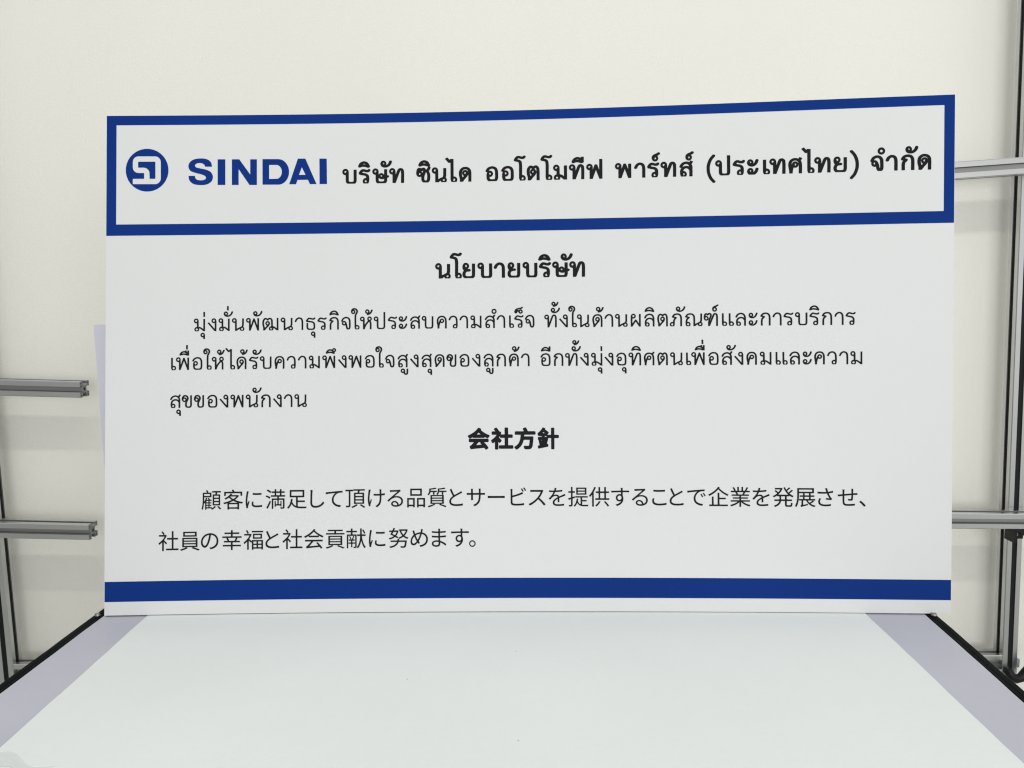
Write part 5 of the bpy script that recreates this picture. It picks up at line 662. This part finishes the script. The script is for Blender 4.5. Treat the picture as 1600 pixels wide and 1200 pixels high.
    "まK": "338,-45 284,-33 248,-16 233,-7 205,20 186,56 180,92 187,146 207,182 239,212 293,239 347,252 410,257 491,252 494,263 490,371 487,380 482,381 311,385 185,396 182,470 185,474 194,475 320,462 482,457 487,461 488,470 487,587 482,591 365,594 194,608 188,614 187,677 190,686 365,669 482,666 486,668 489,677 486,785 486,794 491,797 572,797 575,794 570,722 569,677 572,671 698,678 834,695 840,686 839,623 833,617 581,595 572,593 569,587 569,470 572,460 707,470 842,486 848,479 847,416 842,406 707,391 581,384 570,380 578,236 692,191 752,159 833,106 868,74 824,6 815,5 754,56 707,88 662,115 590,148 582,146 583,92 578,56 563,21 539,-7 509,-28 464,-43 401,-49;363,29 401,27 446,34 464,42 480,56 494,83 498,110 496,173 482,179 437,184 365,182 320,172 293,159 277,146 264,128 260,101 263,83 273,65 293,48 311,40",
    "。K": "153,-58 117,-43 90,-23 60,14 43,59 39,95 44,131 65,176 87,203 117,226 153,241 189,246 234,242 270,227 303,203 330,167 345,131 350,95 344,50 329,14 309,-13 270,-44 234,-59 198,-63;172,-4 216,-4 243,6 265,23 279,41 290,68 293,95 290,113 280,140 267,158 244,176 216,187 198,189 171,187 144,176 126,161 109,140 99,113 96,95 99,68 110,41 126,21 144,7",
    "会B": "828,-122 809,-112 765,-47 756,-41 288,-82 216,-90 162,-102 135,-96 117,-76 89,5 87,23 93,41 108,56 135,69 177,104 278,212 270,220 90,220 63,229 53,239 46,257 45,338 54,364 72,378 90,381 918,381 942,374 958,356 962,338 961,257 954,239 946,230 918,220 765,220 756,217 754,212 837,125 882,71 918,23 941,-13 948,-31 944,-58 927,-76 855,-120;393,95 405,90 621,107 630,113 576,167 569,185 574,212 567,220 504,220 495,215;81,388 65,401 38,437 5,473 -2,500 9,525 24,536 117,580 199,626 288,685 360,744 421,806 471,869 495,883 522,880 605,842 613,833 620,815 618,797 608,779 609,770 686,707 751,662 828,617 900,581 988,545 999,534 1006,518 1006,500 998,482 939,410 918,400 891,403 792,450 783,447 765,423 738,416 261,416 243,421 225,440 216,442 108,386;421,581 432,574 441,574 576,574 585,575 591,581 504,655",
    "社B": "192,-122 171,-112 163,-103 156,-85 156,230 80,176 66,171 48,173 30,183 21,194 4,239 -15,275 -17,293 -10,311 -3,320 61,365 105,401 156,450 201,502 238,554 48,555 30,562 18,572 10,590 9,671 14,689 30,705 48,712 174,714 176,716 163,734 120,788 115,806 118,824 131,842 192,878 210,885 228,883 246,873 291,822 336,761 360,716 390,711 435,680 451,662 455,635 430,572 597,570 603,572 605,581 605,842 608,860 622,878 642,886 732,886 750,879 766,860 769,842 771,572 948,569 972,554 982,527 981,446 973,428 957,414 939,410 777,410 769,401 769,86 777,77 957,77 984,70 995,59 1003,41 1004,-40 1001,-58 984,-78 957,-85 381,-85 354,-74 340,-49 339,32 345,55 363,72 381,77 597,77 605,86 605,401 597,410 417,412 399,423 389,437 385,482 381,488 347,437 349,428 462,314 469,293 466,275 414,203 390,186 372,184 354,191 318,232 314,-94 302,-112 282,-122",
    "方B": "94,-125 72,-115 43,-79 13,-52 3,-34 5,-7 22,14 130,88 200,173 244,263 271,362 289,479 293,542 292,547 283,550 67,550 49,554 31,570 24,596 25,677 40,701 67,711 436,711 441,713 439,722 399,803 396,821 400,836 418,856 508,890 535,883 551,866 591,794 629,713 940,711 967,698 976,686 980,668 979,587 967,563 949,552 472,550 464,542 460,488 463,478 841,478 863,470 878,452 882,425 869,272 846,83 832,20 815,-25 778,-74 760,-88 733,-102 670,-113 598,-115 499,-110 481,-105 470,-97 459,-79 447,-34 432,-7 430,11 436,29 454,46 472,51 607,44 662,47 674,74 685,119 708,308 706,317 436,317 390,173 346,87 291,11 211,-64 121,-121",
    "針B": "663,-113 645,-94 642,-76 642,383 636,393 519,393 514,392 511,383 510,338 501,320 488,311 494,293 493,275 450,140 456,134 474,137 492,133 510,113 518,32 510,15 501,6 483,0 87,-84 60,-77 46,-58 28,14 32,41 51,57 105,68 112,77 94,176 69,275 77,302 51,317 39,338 39,419 48,437 69,448 204,449 213,455 213,482 141,483 114,491 87,483 69,490 59,500 22,581 21,608 33,625 110,689 155,734 218,815 250,869 267,882 294,881 366,850 375,840 381,824 374,797 375,788 475,716 536,662 541,644 536,626 474,545 483,543 640,545 644,842 654,859 672,868 753,869 771,866 788,851 794,833 795,545 969,542 987,533 998,518 1000,428 994,410 985,401 960,393 796,392 794,-85 785,-103 762,-117 681,-117;213,248 213,302 204,308 196,302 204,277 213,275;356,455 366,449 429,449 436,455 436,473 429,483 357,483;256,626 267,623 348,623 353,626 294,669",
}
LINES = {
    "header": (0.017525, "บb|-21399|51518 รb|-19387|51521 ิb|-19458|51521 ษb|-17742|51523 ัb|-16734|51523 ทb|-15694|51527 ซb|-12383|51532 ิb|-12109|51532 นb|-10485|51534 ไb|-8838|51537 ดb|-7170|51539 อb|-3926|51544 อb|-2033|51547 โb|-510|51549 ตb|1051|51552 โb|2694|51554 มb|4216|51557 ทb|6111|51559 ีb|6451|51559 ฟb|8177|51563 พb|11594|51568 าb|13884|51571 รb|15412|51573 ์b|15962|51573 ทb|16956|51576 สb|19193|51579 ์b|19894|51579 (b|22266|51584 ปb|23318|51585 รb|25326|51588 ะb|26964|51591 เb|28791|51594 ทb|29511|51595 ศb|31671|51598 ไb|33156|51600 ทb|34568|51602 ยb|36629|51606 )b|38493|51608 จb|40836|51612 ํb|41643|51612 าb|42525|51614 กb|44200|51617 ัb|44677|51617 ดb|45993|51620"),
    "heading": (0.017995, "นb|-10138|39847 โb|-8366|39847 ยb|-6928|39848 บb|-5019|39848 าb|-3015|39848 ยb|-1471|39849 บb|429|39849 รb|2412|39849 ิb|2339|39849 ษb|3990|39850 ัb|5026|39850 ทb|6037|39850"),
    "l1": (0.015272, "มn|-39435|33811 ุn|-38628|33811 ่n|-38288|33811 งn|-37754|33811 มn|-36471|33812 ัn|-35840|33812 ่hn|-35439|33812 นn|-34852|33812 พn|-33154|33812 ัn|-32290|33812 ฒn|-31181|33813 นn|-28977|33813 าn|-27255|33813 ธn|-25911|33814 ุn|-25295|33814 รn|-24515|33814 กn|-23083|33814 ิn|-23071|33814 จn|-21624|33815 ใn|-20442|33815 หn|-19357|33815 ้n|-18726|33815 ปn|-17689|33815 รn|-15973|33816 ะn|-14660|33816 สn|-13280|33816 บn|-11864|33817 คn|-10033|33817 วn|-8592|33817 าn|-7271|33818 มn|-5973|33818 สn|-4214|33818 ํn|-3392|33818 าn|-2787|33819 เn|-1304|33819 รn|-679|33819 ็n|-658|33819 จn|610|33819 ทn|2931|33820 ัn|3716|33820 ้hn|3810|33820 งn|4721|33820 ใn|5806|33820 นn|6836|33821 ดn|8671|33821 ้n|9115|33821 าn|10129|33821 นn|11364|33822 ผn|13200|33822 ลn|14824|33822 ิn|14863|33822 ตn|16353|33823 ภn|17822|33823 ัn|18539|33823 ณn|19613|33823 ฑn|21772|33824 ์n|22774|33824 แn|23889|33824 ลn|25466|33825 ะn|26958|33825 กn|28323|33825 าn|29734|33825 รn|30965|33826 บn|32273|33826 รn|33916|33826 ิn|33896|33826 กn|35326|33827 าn|36753|33827 รn|38002|33827"),
    "l2": (0.015278, "เn|-42150|29161 พn|-41571|29161 ืn|-41151|29161 ่kn|-40345|29161 อn|-39611|29163 ใn|-38306|29164 หn|-37270|29165 ้n|-36639|29165 ไn|-35625|29166 ดn|-34300|29167 ้n|-33855|29167 รn|-32796|29169 ัn|-32371|29169 บn|-31489|29170 คn|-29704|29171 วn|-28228|29172 าn|-26870|29174 มn|-25571|29175 พn|-23944|29176 ึn|-23513|29176 งn|-22018|29178 พn|-20766|29179 อn|-18785|29180 ใn|-17507|29181 จn|-16322|29182 สn|-14799|29184 ูn|-14431|29184 งn|-13295|29185 สn|-11908|29186 ุn|-11173|29186 ดn|-10334|29187 ขn|-8911|29188 อn|-7332|29190 งn|-5825|29191 ลn|-4405|29192 ูn|-4113|29192 กn|-2879|29193 คn|-1370|29195 ้n|-979|29195 าn|102|29196 อn|2431|29198 ีn|2487|29198 กn|4000|29199 ทn|5376|29200 ัn|6162|29200 ้hn|6256|29200 งn|7160|29202 มn|8467|29203 ุn|9274|29203 ่n|9614|29203 งn|10092|29204 อn|11458|29205 ุn|12133|29205 ทn|12909|29207 ิn|13250|29207 ศn|14730|29208 ตn|16308|29209 นn|17808|29211 เn|19678|29212 พn|20280|29213 ืn|20700|29213 ่kn|21506|29213 อn|22261|29214 สn|23816|29216 ัn|24375|29216 งn|25292|29217 คn|26692|29218 มn|28220|29219 แn|30038|29221 ลn|31628|29222 ะn|33127|29223 คn|34448|29224 วn|35922|29226 าn|37273|29227 มn|38535|29228"),
    "l3": (0.015395, "สn|-42242|24613 ุn|-41502|24613 ขn|-40871|24606 ขn|-39414|24599 อn|-37809|24591 งn|-36310|24584 พn|-35029|24578 นn|-33180|24569 ัn|-32382|24569 กn|-31344|24560 งn|-29875|24553 าn|-28572|24547 นn|-27314|24541"),
    "j1": (0.025433, "顧K|-38566|12577 客K|-35947|12580 にK|-33485|12583 満K|-30859|12586 足K|-28303|12589 しK|-26000|12593 てK|-23769|12595 頂K|-21272|12598 けK|-18776|12601 るK|-16412|12604 品K|-13942|12607 質K|-11400|12610 とK|-9182|12613 サK|-6732|12615 ーK|-4293|12618 ビK|-1783|12621 スK|589|12624 をK|3013|12627 提K|5505|12630 供K|8017|12633 すK|10466|12636 るK|12845|12639 こK|15092|12642 とK|17077|12644 でK|19465|12647 企K|22022|12649 業K|24574|12652 をK|27012|12656 発K|29546|12658 展K|32087|12661 さK|34370|12665 せK|36965|12667 、K|39402|12670"),
    "j2": (0.025514, "社K|-43657|7737 員K|-41130|7744 のK|-38752|7750 幸K|-36102|7756 福K|-33478|7762 とK|-31312|7769 社K|-28813|7774 会K|-26265|7780 貢K|-23692|7786 献K|-21190|7792 にK|-18674|7799 努K|-16058|7805 めK|-13574|7811 まK|-11260|7818 すK|-8716|7823 。K|-6427|7829"),
    "jh": (0.026151, "会B|-6393|19560 社B|-3544|19560 方B|-806|19559 針B|1924|19559"),
}
SHAPES = {
    "wordmark": ["-36619,54682 -35697,54673 -35691,51545 -36612,51553", "-34899,54666 -34007,54658 -32669,52790 -32672,54645 -31871,54637 -31868,51506 -32761,51516 -34083,53469 -34080,51529 -34894,51537", "-31187,54653 -29265,54633 -29070,54613 -28879,54560 -28697,54472 -28528,54354 -28375,54207 -28242,54035 -28131,53841 -28047,53630 -27989,53407 -27960,53176 -27960,52943 -27989,52714 -28047,52492 -28132,52283 -28242,52092 -28375,51923 -28528,51780 -28697,51665 -28879,51582 -29069,51533 -29264,51517 -31177,51538;-30385,53940 -29498,53931 -29375,53915 -29256,53870 -29146,53799 -29047,53703 -28964,53585 -28899,53451 -28854,53303 -28831,53148 -28831,52991 -28854,52836 -28899,52690 -28964,52557 -29047,52442 -29145,52348 -29256,52279 -29375,52237 -29498,52224 -30377,52218", "-27941,51549 -26880,54669 -25975,54658 -24612,51526 -25424,51536 -25657,52070 -26928,52070 -27115,51540;-26397,53613 -26756,52678 -25945,52668", "-24257,54637 -23367,54625 -23340,51518 -24238,51529", "-38125,53795 -38141,53832 -38155,53870 -38169,53909 -38185,53946 -38204,53982 -38226,54015 -38256,54049 -38289,54082 -38326,54113 -38366,54141 -38407,54167 -38451,54189 -38502,54209 -38556,54226 -38614,54238 -38672,54247 -38732,54253 -38791,54254 -38856,54253 -38925,54248 -38994,54239 -39061,54225 -39123,54206 -39177,54179 -39220,54150 -39262,54113 -39299,54073 -39331,54030 -39352,53987 -39362,53946 -39358,53910 -39345,53872 -39324,53834 -39297,53798 -39265,53764 -39230,53734 -39169,53699 -39094,53672 -39009,53650 -38917,53631 -38822,53611 -38727,53589 -38606,53560 -38476,53534 -38340,53507 -38205,53477 -38075,53443 -37954,53403 -37855,53363 -37758,53322 -37664,53278 -37576,53228 -37497,53173 -37428,53109 -37371,53039 -37321,52961 -37278,52878 -37243,52790 -37218,52702 -37202,52614 -37197,52521 -37201,52423 -37215,52324 -37239,52227 -37273,52135 -37317,52052 -37378,51972 -37452,51897 -37538,51829 -37632,51767 -37732,51712 -37834,51666 -37957,51625 -38090,51594 -38230,51574 -38373,51561 -38518,51556 -38660,51557 -38812,51562 -38970,51574 -39129,51593 -39284,51622 -39428,51661 -39556,51713 -39652,51767 -39743,51829 -39826,51899 -39901,51975 -39966,52056 -40020,52139 -40058,52222 -40082,52311 -40098,52404 -40110,52499 -40122,52594 -40137,52687 -39358,52680 -39350,52632 -39344,52583 -39338,52534 -39329,52486 -39316,52440 -39296,52398 -39265,52355 -39226,52314 -39183,52276 -39135,52241 -39084,52210 -39033,52185 -38974,52165 -38912,52151 -38846,52142 -38779,52137 -38712,52135 -38646,52135 -38581,52135 -38513,52138 -38445,52143 -38380,52152 -38317,52166 -38260,52186 -38213,52208 -38164,52235 -38119,52265 -38079,52299 -38048,52334 -38029,52371 -38022,52407 -38024,52447 -38032,52489 -38047,52530 -38067,52570 -38091,52606 -38135,52651 -38192,52691 -38259,52728 -38334,52762 -38413,52796 -38494,52829 -38613,52871 -38747,52908 -38890,52944 -39034,52978 -39175,53015 -39305,53055 -39412,53089 -39518,53121 -39622,53155 -39719,53193 -39808,53238 -39885,53294 -39944,53354 -39998,53423 -40044,53498 -40083,53576 -40113,53655 -40133,53734 -40143,53810 -40146,53890 -40141,53971 -40127,54051 -40104,54129 -40072,54202 -40020,54288 -39952,54372 -39871,54453 -39780,54528 -39682,54595 -39580,54652 -39446,54706 -39297,54747 -39137,54776 -38973,54796 -38810,54806 -38653,54809 -38505,54804 -38352,54792 -38201,54772 -38055,54742 -37921,54703 -37803,54653 -37721,54605 -37645,54551 -37576,54490 -37515,54424 -37461,54354 -37415,54282 -37381,54207 -37357,54127 -37340,54043 -37327,53957 -37314,53872 -37298,53788"],
    "emblem": ["-45383,56024 -45858,55931 -46332,55735 -46744,55457 -47106,55090 -47379,54671 -47572,54190 -47664,53708 -47662,53181 -47566,52698 -47369,52214 -47092,51792 -46728,51420 -46314,51137 -45838,50935 -45363,50835 -44845,50831 -44370,50922 -43896,51117 -43483,51394 -43120,51760 -42845,52178 -42651,52660 -42558,53142 -42559,53669 -42655,54154 -42853,54639 -43131,55062 -43497,55435 -43912,55719 -44388,55921 -44864,56020;-46326,55103 -46157,55124 -44126,55108 -43991,55087 -43823,55017 -43650,54874 -43563,54753 -43515,54644 -43471,54423 -43464,52403 -43485,52228 -43535,52096 -43682,51894 -43855,51778 -43984,51730 -44114,51712 -46790,51732 -46820,51772 -46831,51947 -46829,52298 -46801,52385 -45499,52381 -45469,52419 -45473,53033 -45501,53077 -46149,53087 -46365,53125 -46494,53184 -46644,53305 -46743,53438 -46814,53614 -46837,53790 -46840,54404 -46814,54623 -46737,54799 -46634,54930 -46501,55031;-46154,54462 -46193,54399 -46190,53829 -46187,53785 -46151,53748 -45504,53740 -45331,53714 -45115,53605 -44941,53424 -44857,53248 -44825,53072 -44808,52381 -44160,52371 -44117,52405 -44129,54428 -44210,54451"],
}
def parse(s): return [[tuple(int(c) for c in p.split(",")) for p in r.split(" ")] for r in s.split(";")]
CACHE = {}
def glyph(k):
    if k not in CACHE: CACHE[k] = triangulate([[(x / 1000, y / 1000) for x, y in r] for r in parse(GLYPH[k])])
    return CACHE[k]
def lettering(name, key, mt):
    size, items = LINES[key]
    b = bmesh.new()
    for it in items.split(" "):
        g, u, v = it.split("|")
        u, v = int(u) / 1e5, int(v) / 1e5
        pts, tris = glyph(g)
        vs = [b.verts.new(on_board(u + x * size, v + y * size, LIFT)) for x, y in pts]
        for f in tris: b.faces.new([vs[i] for i in f])
    fix(b)
    return obj(name, b, mt, board, smooth=True)
def fix(b):
    b.normal_update()
    for fc in b.faces:
        if fc.normal.dot(NB) > 0: fc.normal_flip()
def shapes(name, key, mt):
    b = bmesh.new()
    for s in SHAPES[key]:
        pts, tris = triangulate([[(x / 1e5, y / 1e5) for x, y in r] for r in parse(s)])
        vs = [b.verts.new(on_board(x, y, LIFT)) for x, y in pts]
        for f in tris: b.faces.new([vs[i] for i in f])
    fix(b)
    return obj(name, b, mt, board, smooth=True)
shapes("emblem", "emblem", M_BLUE)
shapes("wordmark", "wordmark", M_BLUE)
lettering("company_name", "header", M_INK)
lettering("heading", "heading", M_INK)["label"] = "bold Thai heading"
for k in ("l1", "l2", "l3"):
    lettering("text_line", k, M_INK)
lettering("heading", "jh", M_INK)["label"] = "bold Japanese heading"
for k in ("j1", "j2"):
    lettering("text_line", k, M_INK)
